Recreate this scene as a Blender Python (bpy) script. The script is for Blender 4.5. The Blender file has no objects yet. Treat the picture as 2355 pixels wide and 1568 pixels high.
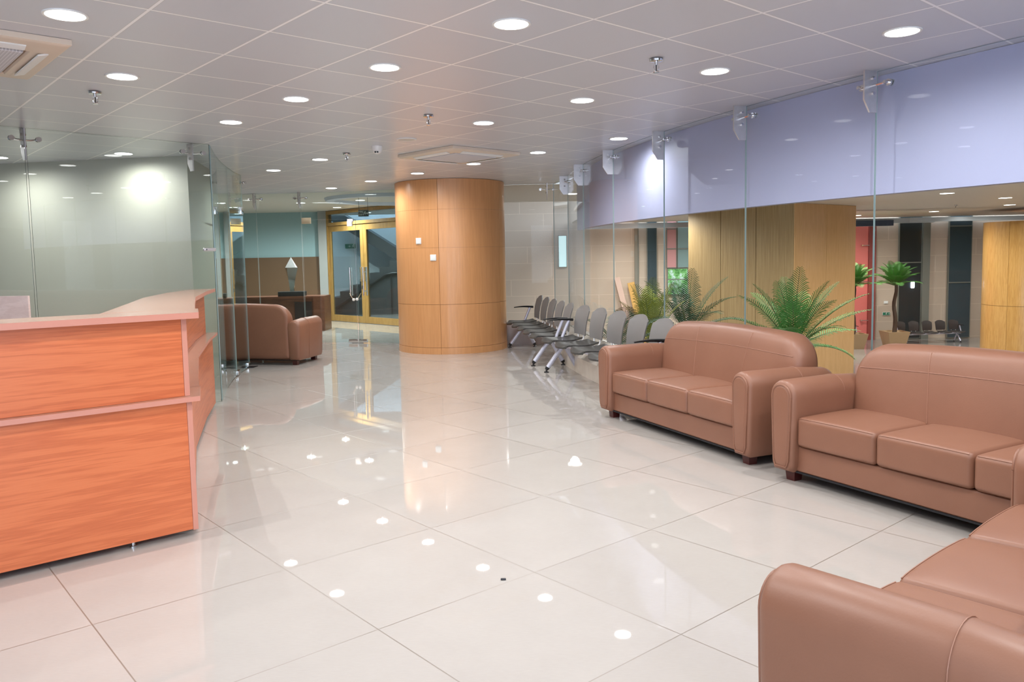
import bpy, math, random
from mathutils import Vector, Matrix
random.seed(7)
S = bpy.context.scene
COL = S.collection
PI = math.pi
CEIL = 2.665          # lobby and hall ceiling
LOW = -1.9            # floor of the lower hall beyond the glass
YAW_C = math.radians(41.478)   # ceiling grid
YAW_F = math.radians(40.589)   # floor tiles

# ------------------------------------------------------------------ camera
cam_d = bpy.data.cameras.new('camera')
cam = bpy.data.objects.new('camera', cam_d)
COL.objects.link(cam)
cam_d.sensor_fit = 'HORIZONTAL'
cam_d.sensor_width = 36.0
cam_d.lens = 36.0 * 1836.46 / 2355
cam_d.shift_y = (746.64 - 784.0) / 2355
cam_d.clip_start = 0.05
cam_d.clip_end = 200
cam.matrix_world = Matrix((
    (0.999809142889435, 0.019536575818022216, 0.0, 0.0),
    (-0.001641804085931813, 0.08402141456301704, -0.996462596575593, 0.0),
    (-0.019467467067822358, 0.9962724146036245, 0.0840374537086111, 1.46),
    (0, 0, 0, 1)))
S.camera = cam

# ------------------------------------------------------------------ world, exposure
W = bpy.data.worlds.new('daylight')
S.world = W
W.use_nodes = True
bg = W.node_tree.nodes['Background']
bg.inputs['Color'].default_value = (0.70, 0.82, 1.0, 1)
bg.inputs['Strength'].default_value = 6.2
S.view_settings.view_transform = 'Standard'
S.view_settings.look = 'None'
S.view_settings.gamma = 1
S.view_settings.exposure = 0.0
S.view_settings.use_curve_mapping = False
LAMP = 9.0            # radiance of the lit diffusers
LAMP_W = 68.0         # power of a lobby downlight
LAMP_HALL = 12.0
LAMP_HALL_W = 400.0
cy = S.cycles
cy.max_bounces = 9
cy.diffuse_bounces = 4
cy.glossy_bounces = 4
cy.transmission_bounces = 4
cy.transparent_max_bounces = 24
cy.caustics_reflective = False
cy.caustics_refractive = False
cy.sample_clamp_indirect = 6.0
cy.use_adaptive_sampling = True
cy.adaptive_threshold = 0.02
cy.use_denoising = True

# ------------------------------------------------------------------ materials
def srgb(r, g, b):
    f = lambda c: (c/255/12.92 if c/255 <= .04045 else ((c/255+.055)/1.055)**2.4)
    return (f(r), f(g), f(b), 1)

class N:
    """tiny node helper"""
    def __init__(s, name):
        s.m = bpy.data.materials.new(name); s.m.use_nodes = True
        s.t = s.m.node_tree; s.n = s.t.nodes
        s.p = s.n['Principled BSDF']; s.out = s.n['Material Output']
    def new(s, typ, **kw):
        n = s.n.new(typ)
        for k, v in kw.items(): setattr(n, k, v)
        return n
    def link(s, a, b): s.t.links.new(a, b)
    def math(s, op, a, b=None, c=None, clamp=False):
        n = s.new('ShaderNodeMath', operation=op); n.use_clamp = clamp
        for i, v in enumerate((a, b, c)):
            if v is None: continue
            if isinstance(v, (int, float)): n.inputs[i].default_value = v
            else: s.link(v, n.inputs[i])
        return n.outputs[0]
    def mix(s, fac, a, b):
        n = s.new('ShaderNodeMix', data_type='RGBA')
        for i, v in ((0, fac), (6, a), (7, b)):
            if isinstance(v, (int, float)): n.inputs[i].default_value = v
            elif isinstance(v, tuple): n.inputs[i].default_value = v
            else: s.link(v, n.inputs[i])
        return n.outputs[2]
    def noise(s, vec, scale, detail=3, rough=.5):
        n = s.new('ShaderNodeTexNoise'); n.inputs['Scale'].default_value = scale
        n.inputs['Detail'].default_value = detail; n.inputs['Roughness'].default_value = rough
        if vec is not None: s.link(vec, n.inputs['Vector'])
        return n.outputs['Fac']
    def mapping(s, vec, scale=(1, 1, 1), rot=(0, 0, 0), loc=(0, 0, 0)):
        n = s.new('ShaderNodeMapping'); s.link(vec, n.inputs['Vector'])
        n.inputs['Scale'].default_value = scale; n.inputs['Rotation'].default_value = rot
        n.inputs['Location'].default_value = loc
        return n.outputs['Vector']
    def ramp(s, fac, stops):
        n = s.new('ShaderNodeValToRGB'); s.link(fac, n.inputs['Fac'])
        e = n.color_ramp.elements
        e[0].position, e[0].color = stops[0]; e[1].position, e[1].color = stops[-1]
        for p, c in stops[1:-1]:
            q = e.new(p); q.color = c
        return n.outputs['Color']
    def bump(s, h, strength=.2, dist=.01):
        n = s.new('ShaderNodeBump'); n.inputs['Strength'].default_value = strength
        n.inputs['Distance'].default_value = dist; s.link(h, n.inputs['Height'])
        s.link(n.outputs['Normal'], s.p.inputs['Normal'])
    def set(s, **kw):
        for k, v in kw.items():
            i = s.p.inputs[k.replace('_', ' ')]
            if isinstance(v, (int, float, tuple)): i.default_value = v
            else: s.link(v, i)
        return s
    def pos(s): return s.new('ShaderNodeNewGeometry').outputs['Position']
    def obj(s): return s.new('ShaderNodeTexCoord').outputs['Object']

def plain(name, col, rough=.5, metal=0., spec=.5, noise=0., scale=30, bump=0.):
    a = N(name); a.set(Base_Color=col, Roughness=rough, Metallic=metal)
    a.p.inputs['Specular IOR Level'].default_value = spec
    if noise or bump:
        f = a.noise(a.obj(), scale, 4)
        if noise:
            d = tuple(c*(1-noise) for c in col[:3])+(1,); l = tuple(min(1, c*(1+noise)) for c in col[:3])+(1,)
            a.set(Base_Color=a.mix(f, d, l))
        if bump: a.bump(f, bump, .004)
    return a.m

def emit(name, col, strength):
    a = N(name); a.set(Base_Color=col, Emission_Color=col, Emission_Strength=strength, Roughness=.4)
    return a.m

def glassy(name, tint, ior=1.5):
    """pane of architectural glass: straight-through with mirror reflection by Fresnel"""
    a = N(name)
    a.n.remove(a.p)
    g = a.new('ShaderNodeNewGeometry')
    i = a.math('MULTIPLY_ADD', g.outputs['Backfacing'], 1/ior-ior, ior)
    fr = a.new('ShaderNodeFresnel'); a.link(i, fr.inputs['IOR'])
    t = a.new('ShaderNodeBsdfTransparent'); t.inputs['Color'].default_value = tint
    r = a.new('ShaderNodeBsdfGlossy'); r.inputs['Roughness'].default_value = 0.0
    r.inputs['Color'].default_value = (1, 1, 1, 1)
    mx = a.new('ShaderNodeMixShader')
    a.link(fr.outputs[0], mx.inputs[0]); a.link(t.outputs[0], mx.inputs[1]); a.link(r.outputs[0], mx.inputs[2])
    a.link(mx.outputs[0], a.out.inputs['Surface'])
    return a.m

def grid(a, size, off, yaw, w):
    """returns (line mask, cell id vector) of a square grid turned by yaw"""
    r = a.new('ShaderNodeVectorRotate', rotation_type='Z_AXIS')
    sub = a.new('ShaderNodeVectorMath', operation='SUBTRACT'); a.link(a.pos(), sub.inputs[0])
    sub.inputs[1].default_value = (off[0], off[1], 0)
    a.link(sub.outputs[0], r.inputs['Vector']); r.inputs['Angle'].default_value = -yaw
    sc = a.new('ShaderNodeVectorMath', operation='SCALE'); a.link(r.outputs[0], sc.inputs[0]); sc.inputs['Scale'].default_value = 1/size
    sep = a.new('ShaderNodeSeparateXYZ'); a.link(sc.outputs[0], sep.inputs[0])
    ds = []
    for o in (sep.outputs[0], sep.outputs[1]):
        f = a.math('FRACT', o)
        ds.append(a.math('MINIMUM', f, a.math('SUBTRACT', 1.0, f)))
    d = a.math('MINIMUM', *ds)
    fl = a.new('ShaderNodeVectorMath', operation='FLOOR'); a.link(sc.outputs[0], fl.inputs[0])
    return d, fl.outputs[0], w/size/2

def wood(name, c1, c2, c3, stretch, rough=.35, scale=1.0, obj=True, coat=0.):
    a = N(name)
    v = a.mapping(a.obj() if obj else a.pos(), stretch)
    w = a.noise(v, 2.2*scale, 5, .6)
    fine = a.noise(a.mapping(a.obj() if obj else a.pos(), tuple(s*6 for s in stretch)), 6*scale, 3)
    ws = a.math('SINE', a.math('MULTIPLY', w, 34.0))
    k = a.math('ADD', a.math('MULTIPLY', a.math('ADD', a.math('MULTIPLY', ws, .5), .5), .45), a.math('MULTIPLY', fine, .55), clamp=True)
    a.set(Base_Color=a.ramp(k, [(.12, c1), (.5, c2), (.9, c3)]), Roughness=rough)
    a.p.inputs['Coat Weight'].default_value = coat
    a.p.inputs['Coat Roughness'].default_value = .1
    return a.m

M = {}
# polished floor tiles
a = N('polished_tile')
d, cell, hw = grid(a, .8384, (-.6457, 1.8744), YAW_F, .0052)
line = a.math('LESS_THAN', d, hw)
wn = a.new('ShaderNodeTexWhiteNoise', noise_dimensions='3D'); a.link(cell, wn.inputs['Vector'])
n1 = a.noise(a.pos(), 2.2, 5, .65); n2 = a.noise(a.mapping(a.pos(), (6, 30, 1), (0, 0, .7)), 5, 4)
k = a.math('ADD', a.math('MULTIPLY', n1, .5), a.math('ADD', a.math('MULTIPLY', n2, .3), a.math('MULTIPLY', wn.outputs['Value'], .2)))
tile = a.ramp(k, [(.25, (.405, .372, .343, 1)), (.75, (.465, .432, .402, 1))])
a.n.remove(a.p)
df = a.new('ShaderNodeBsdfDiffuse'); a.link(a.mix(line, tile, (.22, .185, .155, 1)), df.inputs['Color'])
gl = a.new('ShaderNodeBsdfGlossy', distribution='BECKMANN'); a.link(a.math('MULTIPLY_ADD', line, .3, .03), gl.inputs['Roughness'])
gl.inputs['Color'].default_value = (1, 1, 1, 1)
fr = a.new('ShaderNodeFresnel'); fr.inputs['IOR'].default_value = 1.56
mx = a.new('ShaderNodeMixShader'); a.link(fr.outputs[0], mx.inputs[0]); a.link(df.outputs[0], mx.inputs[1]); a.link(gl.outputs[0], mx.inputs[2])
a.link(mx.outputs[0], a.out.inputs['Surface'])
M['floor'] = a.m
# ceiling tiles with white bars
a = N('ceiling_tile')
d, cell, hw = grid(a, .6, (-1.6937, 3.9091), YAW_C, .015)
line = a.math('LESS_THAN', d, hw)
edge = a.math('LESS_THAN', d, hw*1.25)
wn = a.new('ShaderNodeTexWhiteNoise', noise_dimensions='3D'); a.link(cell, wn.inputs['Vector'])
tcol = a.mix(wn.outputs['Value'], (.60, .615, .66, 1), (.635, .65, .695, 1))
c = a.mix(edge, tcol, (.5, .48, .47, 1))
a.set(Base_Color=a.mix(line, c, (.99, .99, 1, 1)), Roughness=.32)
a.p.inputs['Specular IOR Level'].default_value = .45
M['ceiling'] = a.m
M['soffit'] = plain('painted_soffit', (.62, .58, .52, 1), .5)
M['leather'] = None
a = N('tan_leather')
v = a.obj(); n1 = a.noise(v, 3.5, 4, .6); n2 = a.noise(v, 160, 2)
a.set(Base_Color=a.mix(n1, (.222, .099, .060, 1), (.284, .130, .079, 1)), Roughness=.42)
a.bump(n2, .12, .002)
M['leather'] = a.m
M['seam'] = plain('leather_seam', (.32, .155, .10, 1), .45)
M['foot_wood'] = plain('dark_red_wood', (.075, .012, .010, 1), .3)
M['underlining'] = plain('black_underlining', (.008, .008, .01, 1), .8)
M['desk'] = wood('orange_cherry_laminate', (.53, .125, .046, 1), (.65, .175, .065, 1), (.71, .205, .08, 1), (.30, .30, 8.0), .32, .9)
M['desk_edge'] = plain('pink_brown_edging', (.62, .27, .20, 1), .35)
M['desk_top'] = plain('laminate_counter_top', (.40, .225, .165, 1), .2, noise=.06, scale=6)
M['column'] = wood('column_veneer', (.62, .295, .115, 1), (.665, .32, .13, 1), (.70, .345, .145, 1), (5, 5, .2), .34, 1.4, True, .15)
M['groove'] = plain('dark_groove', (.17, .07, .025, 1), .6)
M['fluted'] = None
a = N('fluted_veneer')
v = a.mapping(a.obj(), (9, 9, .12)); n1 = a.noise(v, 6, 4, .7)
a.set(Base_Color=a.ramp(n1, [(.3, (.25, .155, .062, 1)), (.7, (.45, .32, .155, 1))]), Roughness=.45)
M['fluted'] = a.m
M['oak'] = wood('honey_oak_veneer', (.52, .27, .075, 1), (.62, .34, .10, 1), (.68, .39, .13, 1), (4, 4, .3), .28, 1.2, True, .3)
M['frame_oak'] = wood('yellow_oak_frame', (.30, .165, .045, 1), (.36, .20, .055, 1), (.40, .23, .07, 1), (2, 2, .5), .4)
M['blue'] = plain('lilac_blue_paint', (.445, .455, .67, 1), .45)
M['stone'] = None
def stone(name, c1, c2, jz, jx, rough=.35, off=(0, 0)):
    a = N(name)
    sep = a.new('ShaderNodeSeparateXYZ'); a.link(a.pos(), sep.inputs[0])
    row = a.math('DIVIDE', a.math('ADD', sep.outputs[2], off[1]), jz)
    fz = a.math('FRACT', row); dz = a.math('MINIMUM', fz, a.math('SUBTRACT', 1.0, fz))
    sh = a.math('MULTIPLY', a.math('FLOOR', row), .37)
    colm = a.math('ADD', a.math('DIVIDE', sep.outputs[0], jx), sh)
    fx = a.math('FRACT', colm); dx = a.math('MINIMUM', fx, a.math('SUBTRACT', 1.0, fx))
    lz = a.math('LESS_THAN', dz, .018); lx = a.math('LESS_THAN', dx, .006)
    cmb = a.new('ShaderNodeCombineXYZ'); a.link(a.math('FLOOR', colm), cmb.inputs[0]); a.link(a.math('FLOOR', row), cmb.inputs[2])
    wn = a.new('ShaderNodeTexWhiteNoise', noise_dimensions='3D'); a.link(cmb.outputs[0], wn.inputs['Vector'])
    n = a.noise(a.pos(), 3, 5, .65)
    k = a.math('ADD', a.math('MULTIPLY', n, .6), a.math('MULTIPLY', wn.outputs['Value'], .4))
    a.set(Base_Color=a.mix(a.math('MAXIMUM', lz, lx), a.mix(k, c1, c2), tuple(x*1.10 for x in c2[:3])+(1,)), Roughness=rough)
    return a.m
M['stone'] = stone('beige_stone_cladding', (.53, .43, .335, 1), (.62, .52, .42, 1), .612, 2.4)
M['stone_dim'] = stone('brown_stone_cladding', (.20, .16, .12, 1), (.28, .23, .18, 1), .612, 1.3)  # darker stone for the added unseen walls, keeping reflections dim
M['sill'] = plain('cream_marble', (.86, .78, .68, 1), .25, noise=.12, scale=9)
M['plinth'] = plain('pinkish_marble', (.44, .34, .29, 1), .2, noise=.18, scale=5)
M['hall_floor'] = plain('hall_granite', (.34, .30, .27, 1), .12, noise=.1, scale=40)
M['wall_beige'] = plain('beige_wall_paint', (.42, .42, .355, 1), .55)
M['wall_grey'] = plain('grey_wall_paint', (.30, .30, .29, 1), .6)
M['wall_white'] = plain('white_wall_paint', (.75, .74, .72, 1), .6)
M['teal'] = plain('pale_teal_panel', (.30, .44, .46, 1), .45)
M['brown'] = plain('brown_wainscot', (.135, .075, .040, 1), .4)
M['glass'] = glassy('clear_glass', (.965, .98, .972, 1), 1.16)
M['glass_l'] = glassy('clear_float_glass', (.955, .975, .965, 1), 1.5)
M['glass_t'] = glassy('green_tinted_glass', (.87, .94, .93, 1))
M['glass_edge'] = plain('green_glass_edge', (.02, .075, .075, 1), .08)
M['glass_edge_light'] = plain('polished_glass_edge', (.35, .46, .45, 1), .08)
M['steel'] = plain('brushed_steel', (.66, .64, .65, 1), .42, .85, noise=.15, scale=18)
M['chrome'] = plain('chrome', (.75, .75, .76, 1), .12, 1.0)
M['dark_metal'] = plain('dark_metal', (.05, .05, .055, 1), .35, .6)
M['gold'] = plain('warm_satin_steel', (.80, .66, .46, 1), .3, .8)
M['white_plastic'] = plain('white_plastic', (.82, .82, .80, 1), .35)
M['cream_plastic'] = plain('cream_plastic', (.72, .60, .48, 1), .35)
a = N('filter_grille')
v = a.obj(); sep = a.new('ShaderNodeSeparateXYZ'); a.link(v, sep.inputs[0])
fx = a.math('FRACT', a.math('MULTIPLY', sep.outputs[0], 62.0)); fy = a.math('FRACT', a.math('MULTIPLY', sep.outputs[1], 62.0))
mk = a.math('MAXIMUM', a.math('LESS_THAN', fx, .3), a.math('LESS_THAN', fy, .3))
a.set(Base_Color=a.mix(mk, (.48, .48, .52, 1), (.74, .74, .78, 1)), Roughness=.5)
M['grille'] = a.m
M['lamp'] = emit('lit_diffuser', (1, 1, .995, 1), LAMP)
M['lamp_hall'] = emit('lit_hall_diffuser', (1, .96, .90, 1), LAMP_HALL)
M['seat_black'] = plain('charcoal_seat_plastic', (.050, .048, .046, 1), .42)
M['back_grey'] = plain('grey_back_plastic', (.215, .208, .205, 1), .5, bump=.1, scale=300)
M['back_dark'] = plain('charcoal_back_plastic', (.05, .046, .045, 1), .5)
M['white_metal'] = plain('pale_lilac_metal', (.62, .63, .74, 1), .3, .25)
M['white_tube'] = plain('white_tube', (.82, .82, .84, 1), .3)
M['black'] = plain('black_plastic', (.012, .012, .013, 1), .35)
def leaf(name, c1, c2):
    a = N(name); a.set(Base_Color=a.mix(a.noise(a.obj(), 2.5, 3), c1, c2), Roughness=.6)
    return a.m
M['leaf'] = leaf('palm_leaf', (.028, .12, .022, 1), (.12, .33, .06, 1))
M['leaf_dark'] = leaf('dark_palm_leaf', (.010, .040, .022, 1), (.035, .10, .045, 1))
M['leaf_yellow'] = leaf('yellow_palm_leaf', (.17, .22, .035, 1), (.36, .38, .07, 1))
M['stem'] = plain('palm_stem', (.16, .13, .05, 1), .6)
M['rib'] = plain('palm_rib', (.07, .11, .03, 1), .6)
M['trunk'] = plain('palm_trunk', (.07, .045, .03, 1), .8, noise=.4, scale=25)
M['pot'] = plain('tan_pot', (.42, .29, .16, 1), .5)
M['dark_glass'] = plain('dark_window_glass', (.030, .040, .042, 1), .08)
M['blue_glass'] = plain('blue_grey_window_glass', (.055, .085, .10, 1), .1)
M['grey_green'] = plain('grey_green_jamb', (.20, .21, .18, 1), .5)
M['red'] = plain('red_pink_wall', (.78, .20, .175, 1), .45)
M['pink'] = plain('pink_panel', (.62, .30, .30, 1), .5)
M['teal_pane'] = plain('teal_pane', (.24, .36, .36, 1), .2)
M['silver'] = plain('silver_header', (.55, .60, .63, 1), .3, .3)
M['navy'] = plain('navy_header', (.04, .055, .09, 1), .4)
M['green_sign'] = plain('green_sign', (.015, .20, .11, 1), .4)
M['sign_white'] = plain('sign_white', (.85, .88, .85, 1), .4)
M['door_glass'] = glassy('dim_door_glass', (.62, .68, .70, 1))
M['stair_dark'] = plain('dark_stair', (.055, .06, .065, 1), .5)
M['cabinet_pale'] = wood('pale_pink_wood', (.60, .46, .42, 1), (.66, .52, .48, 1), (.72, .58, .54, 1), (1, 1, 5), .4, 1.5)
M['counter_brown'] = wood('brown_counter_veneer', (.09, .030, .014, 1), (.12, .042, .02, 1), (.15, .055, .028, 1), (1, 1, 4), .3)
M['daylight_pane'] = emit('daylit_pane', (.55, .80, .85, 1), 1.0)
a = N('garden_view')
n = a.noise(a.pos(), 5, 5, .7)
g = a.ramp(n, [(.35, (.05, .22, .05, 1)), (.5, (.25, .62, .20, 1)), (.62, (.75, .95, .9, 1))])
a.set(Base_Color=(0, 0, 0, 1), Emission_Color=g, Emission_Strength=1.0, Roughness=.3)
M['garden'] = a.m

# ------------------------------------------------------------------ mesh helper
class B:
    def __init__(s): s.v = []; s.f = []; s.mi = []; s.sm = []
    def add(s, vs, fs, mi=0, sm=True, mat=None):
        o = len(s.v)
        for p in vs:
            p = Vector(p); s.v.append(mat @ p if mat is not None else p)
        for f in fs:
            s.f.append([i+o for i in f]); s.mi.append(mi); s.sm.append(sm)
        return s
    def box(s, x0, x1, y0, y1, z0, z1, mi=0, mat=None):
        vs = [(x, y, z) for z in (z0, z1) for y in (y0, y1) for x in (x0, x1)]
        return s.add(vs, [(0, 2, 3, 1), (4, 5, 7, 6), (0, 1, 5, 4), (2, 6, 7, 3), (0, 4, 6, 2), (1, 3, 7, 5)], mi, False, mat)
    def prism(s, poly, z0, z1, mi=0, side=None, mat=None):
        """poly: CCW xy outline -> slab"""
        n = len(poly)
        vs = [(p[0], p[1], z0) for p in poly]+[(p[0], p[1], z1) for p in poly]
        s.add(vs, [list(range(n))[::-1], [n+i for i in range(n)]], mi, False, mat)
        s.add(vs, [(i, (i+1) % n, n+(i+1) % n, n+i) for i in range(n)], mi if side is None else side, False, mat)
        return s
    def loft(s, rings, mi=0, caps=True, closed=True, sm=True, mat=None):
        n = len(rings[0]); vs = [p for r in rings for p in r]; fs = []
        for k in range(len(rings)-1):
            for i in range(n if closed else n-1):
                j = (i+1) % n
                fs.append((k*n+i, k*n+j, (k+1)*n+j, (k+1)*n+i))
        s.add(vs, fs, mi, sm, mat)
        if caps:
            s.add(rings[0], [list(range(n))[::-1]], mi, False, mat); s.add(rings[-1], [list(range(n))], mi, False, mat)
        return s
    def tube(s, pts, r, n=10, mi=0, mat=None, caps=True):
        pts = [Vector(p) for p in pts]; rings = []
        rr = r if isinstance(r, (list, tuple)) else [r]*len(pts)
        up = None
        for i, p in enumerate(pts):
            t = (pts[min(i+1, len(pts)-1)]-pts[max(i-1, 0)]).normalized()
            if up is None:
                up = Vector((0, 0, 1)) if abs(t.z) < .9 else Vector((1, 0, 0))
            a_ = t.cross(up).normalized(); b_ = a_.cross(t).normalized(); up = b_
            rings.append([p+(a_*math.cos(2*PI*k/n)+b_*math.sin(2*PI*k/n))*rr[i] for k in range(n)])
        return s.loft(rings, mi, caps, True, True, mat)
    def lathe(s, prof, n=32, mi=0, mat=None, sm=True):
        """prof: (r, z) list from bottom to top, outward normals when going up"""
        rings = [[(max(r, 1e-4)*math.cos(2*PI*k/n), max(r, 1e-4)*math.sin(2*PI*k/n), z) for k in range(n)] for r, z in prof]
        return s.loft(rings, mi, True, True, sm, mat)
    def rbox(s, x0, x1, y0, y1, z0, z1, r, n=8, fn=None, mi=0, mat=None):
        """rounded box; fn(p) may deform"""
        c = Vector(((x0+x1)/2, (y0+y1)/2, (z0+z1)/2)); h = Vector(((x1-x0)/2, (y1-y0)/2, (z1-z0)/2))
        def coords(L):
            L2 = L-r; k = 3
            a_ = [-L2 - r*math.cos(PI/4*i/k) * 0 - r*math.tan(PI/4*(k-i)/k) for i in range(k)]
            m = max(2, n)
            mid = [-L2+2*L2*i/m for i in range(m+1)]
            return a_+mid+[-q for q in reversed(a_)]
        axs = [coords(h[i]) for i in range(3)]
        for ax in range(3):
            u, w = (ax+1) % 3, (ax+2) % 3
            for sg in (-1, 1):
                U, V_ = axs[u], axs[w]; vs = []; fs = []
                for q in V_:
                    for p in U:
                        P = [0, 0, 0]; P[ax] = sg*h[ax]; P[u] = p; P[w] = q
                        P = Vector(P)
                        inn = Vector([max(-(h[i]-r), min(h[i]-r, P[i])) for i in range(3)])
                        dv = P-inn
                        if dv.length > 1e-9: P = inn+dv.normalized()*r
                        P = P+c
                        if fn: P = fn(P)
                        vs.append(P)
                nu = len(U)
                for j in range(len(V_)-1):
                    for i in range(nu-1):
                        f = (j*nu+i, j*nu+i+1, (j+1)*nu+i+1, (j+1)*nu+i)
                        fs.append(f if sg > 0 else f[::-1])
                s.add(vs, fs, mi, True, mat)
        return s
    def build(s, name, mats, parent=None):
        me = bpy.data.meshes.new(name)
        me.from_pydata([tuple(p) for p in s.v], [], s.f)
        if not isinstance(mats, (list, tuple)): mats = [mats]
        for m in mats: me.materials.append(m)
        me.polygons.foreach_set('material_index', s.mi)
        me.polygons.foreach_set('use_smooth', s.sm)
        me.update()
        import bmesh
        bm = bmesh.new(); bm.from_mesh(me)
        bmesh.ops.remove_doubles(bm, verts=bm.verts, dist=1e-5)
        bm.to_mesh(me); bm.free()
        me.set_sharp_from_angle(angle=math.radians(42))
        o = bpy.data.objects.new(name, me); COL.objects.link(o)
        if parent is not None: o.parent = parent
        return o

def tag(o, label=None, cat=None, group=None, kind=None):
    if label: o['label'] = label
    if cat: o['category'] = cat
    if group: o['group'] = group
    if kind: o['kind'] = kind
    return o
def thing(name, label, cat, loc=(0, 0, 0), rz=0., group=None, kind=None):
    o = bpy.data.objects.new(name, None); COL.objects.link(o)
    o.empty_display_size = .1
    o.location = loc; o.rotation_euler = (0, 0, rz)
    return tag(o, label, cat, group, kind)
def copy_tree(o, parent=None):
    c = o.copy(); COL.objects.link(c)
    if parent is not None: c.parent = parent
    for ch in list(o.children): copy_tree(ch, c)
    return c
def dup(o, loc, rz, label, group=None):
    c = copy_tree(o); c.location = loc; c.rotation_euler = (0, 0, rz); c['label'] = label
    if group: c['group'] = group
    return c
def struct(b, name, m, label, cat):
    return tag(b.build(name, m), label, cat, kind='structure')

# ------------------------------------------------------------------ plan curves
ARC_C = Vector((16.27, 12.403)); ARC_R = 15.387
def arc(deg, off=0.):        # right-hand glass wall; off > 0 moves into the room
    t = math.radians(deg)
    return Vector((ARC_C.x+(ARC_R+off)*math.cos(t), ARC_C.y+(ARC_R+off)*math.sin(t)))
SEAM = [-153.46, -158.34, -163.31, -168.39, -173.62, -179.25]
SEAM_ALL = [-138.9, -143.75, -148.6]+SEAM
def strip(pts, off, th):     # closed outline of a strip following pts (left normal)
    a_, b_ = [], []
    for i, p in enumerate(pts):
        t = (pts[min(i+1, len(pts)-1)]-pts[max(i-1, 0)]).normalized(); n_ = Vector((-t.y, t.x))
        a_.append(p+n_*off); b_.append(p+n_*(off+th))
    return a_+b_[::-1]
def ccw(poly):
    ar = sum(poly[i][0]*poly[(i+1) % len(poly)][1]-poly[(i+1) % len(poly)][0]*poly[i][1] for i in range(len(poly)))
    return poly if ar > 0 else poly[::-1]
def V2(*p): return [Vector(q) for q in p]

LEFT_A = V2((-5.63, 5.64), (-4.21, 7.077), (-3.051, 8.258))
LEFT_B = V2((-3.07, 8.33), (-3.304, 9.126), (-3.445, 9.678), (-3.55, 10.164), (-3.663, 10.757), (-3.719, 11.198))
BACK_L = V2((-5.6, 14.33), (-4.496, 14.279), (-3.681, 14.191), (-2.66, 14.10), (-1.72, 13.72))
RET = V2((-.15, 13.40), (.70, 13.40))
ARC_PTS = [arc(-130-i*(49.25/40)) for i in range(41)]      # from beside the camera to the corner

# ------------------------------------------------------------------ floor and ceilings
lob = [tuple(arc(-130-i*(49.25/40), -.12)) for i in range(41)]+[(.95, 13.55), (-1.2, 13.6), (-1.2, 21.5), (-9, 21.5), (-9, -4), (6.4, -4)]
b = B(); b.prism(ccw(lob), -.12, 0)
struct(b, 'floor', M['floor'], 'glossy cream tiled lobby floor with thin diagonal joints', 'floor')
b = B(); b.prism([(-1.6, -4), (32, -4), (32, 31), (-1.6, 31)], LOW-.1, LOW)
struct(b, 'floor', M['hall_floor'], 'grey-brown polished floor of the lower hall beyond the glass', 'floor')
lobc = [tuple(arc(-130-i*(49.25/40), -.145)) for i in range(41)]+[(.75, 13.46), (-.15, 13.46), (-.98, 13.46), (-1.72, 13.78), (-2.66, 14.16), (-3.681, 14.25), (-4.496, 14.34), (-5.6, 14.39), (-9, 14.5), (-9, -4), (6.4, -4)]
b = B(); b.prism(ccw(lobc), CEIL, CEIL+.06)
struct(b, 'ceiling', M['ceiling'], 'grey square ceiling tiles with white bars over the lobby', 'ceiling')
b = B(); b.prism(ccw([(-9, 14.5), (-5.6, 14.39), (-4.496, 14.34), (-3.681, 14.25), (-2.66, 14.16), (-1.72, 13.78), (-1.2, 13.6), (-1.2, 21.5), (-9, 21.5)]), CEIL, CEIL+.06)
struct(b, 'ceiling', M['soffit'], 'plain grey ceiling of the back hall behind the glass doors', 'ceiling')
hallc = [tuple(arc(-130-i*(49.25/40), -.15)) for i in range(41)]+[(.87, 13.5), (-1.5, 13.5), (-1.5, 17.7), (2.3, 17.7), (2.3, 29.8), (32, 29.8), (32, -4), (6.5, -4)]
b = B(); b.prism(ccw(hallc), CEIL, CEIL+.05)
struct(b, 'ceiling', M['soffit'], 'beige ceiling of the lower hall beyond the glass', 'ceiling')
b = B(); b.box(-1.6, 4, 17.6, 30.6, 4.3, 4.4)  # unseen roof capping this end against sky light
struct(b, 'ceiling', M['soffit'], 'unseen high roof over the stone wall end of the lower hall', 'ceiling')

# ------------------------------------------------------------------ walls
b = B()
for x0, x1 in ((-9.2, -6.0), (-3.6, -2.6), (-.2, .8), (3.2, 4.2), (6.0, 6.6)): b.box(x0, x1, -4.2, -4.0, 0, CEIL)
struct(b, 'wall_front', M['wall_white'], 'white wall with tall window openings behind the viewer', 'wall')
b = B(); b.box(-9.2, -9.0, -4.2, 21.7, -.1, CEIL+.1)
struct(b, 'wall_left', M['wall_beige'], 'far beige side wall of the lobby', 'wall')
b = B(); b.prism(ccw([tuple(p) for p in strip(V2((-9, 10.0), (-3.60, 9.06), (-3.96, 10.98)), 0, .1)]), 0, CEIL)
struct(b, 'wall_beige', M['wall_beige'], 'greenish beige office wall behind the left glass partition', 'wall')
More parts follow.
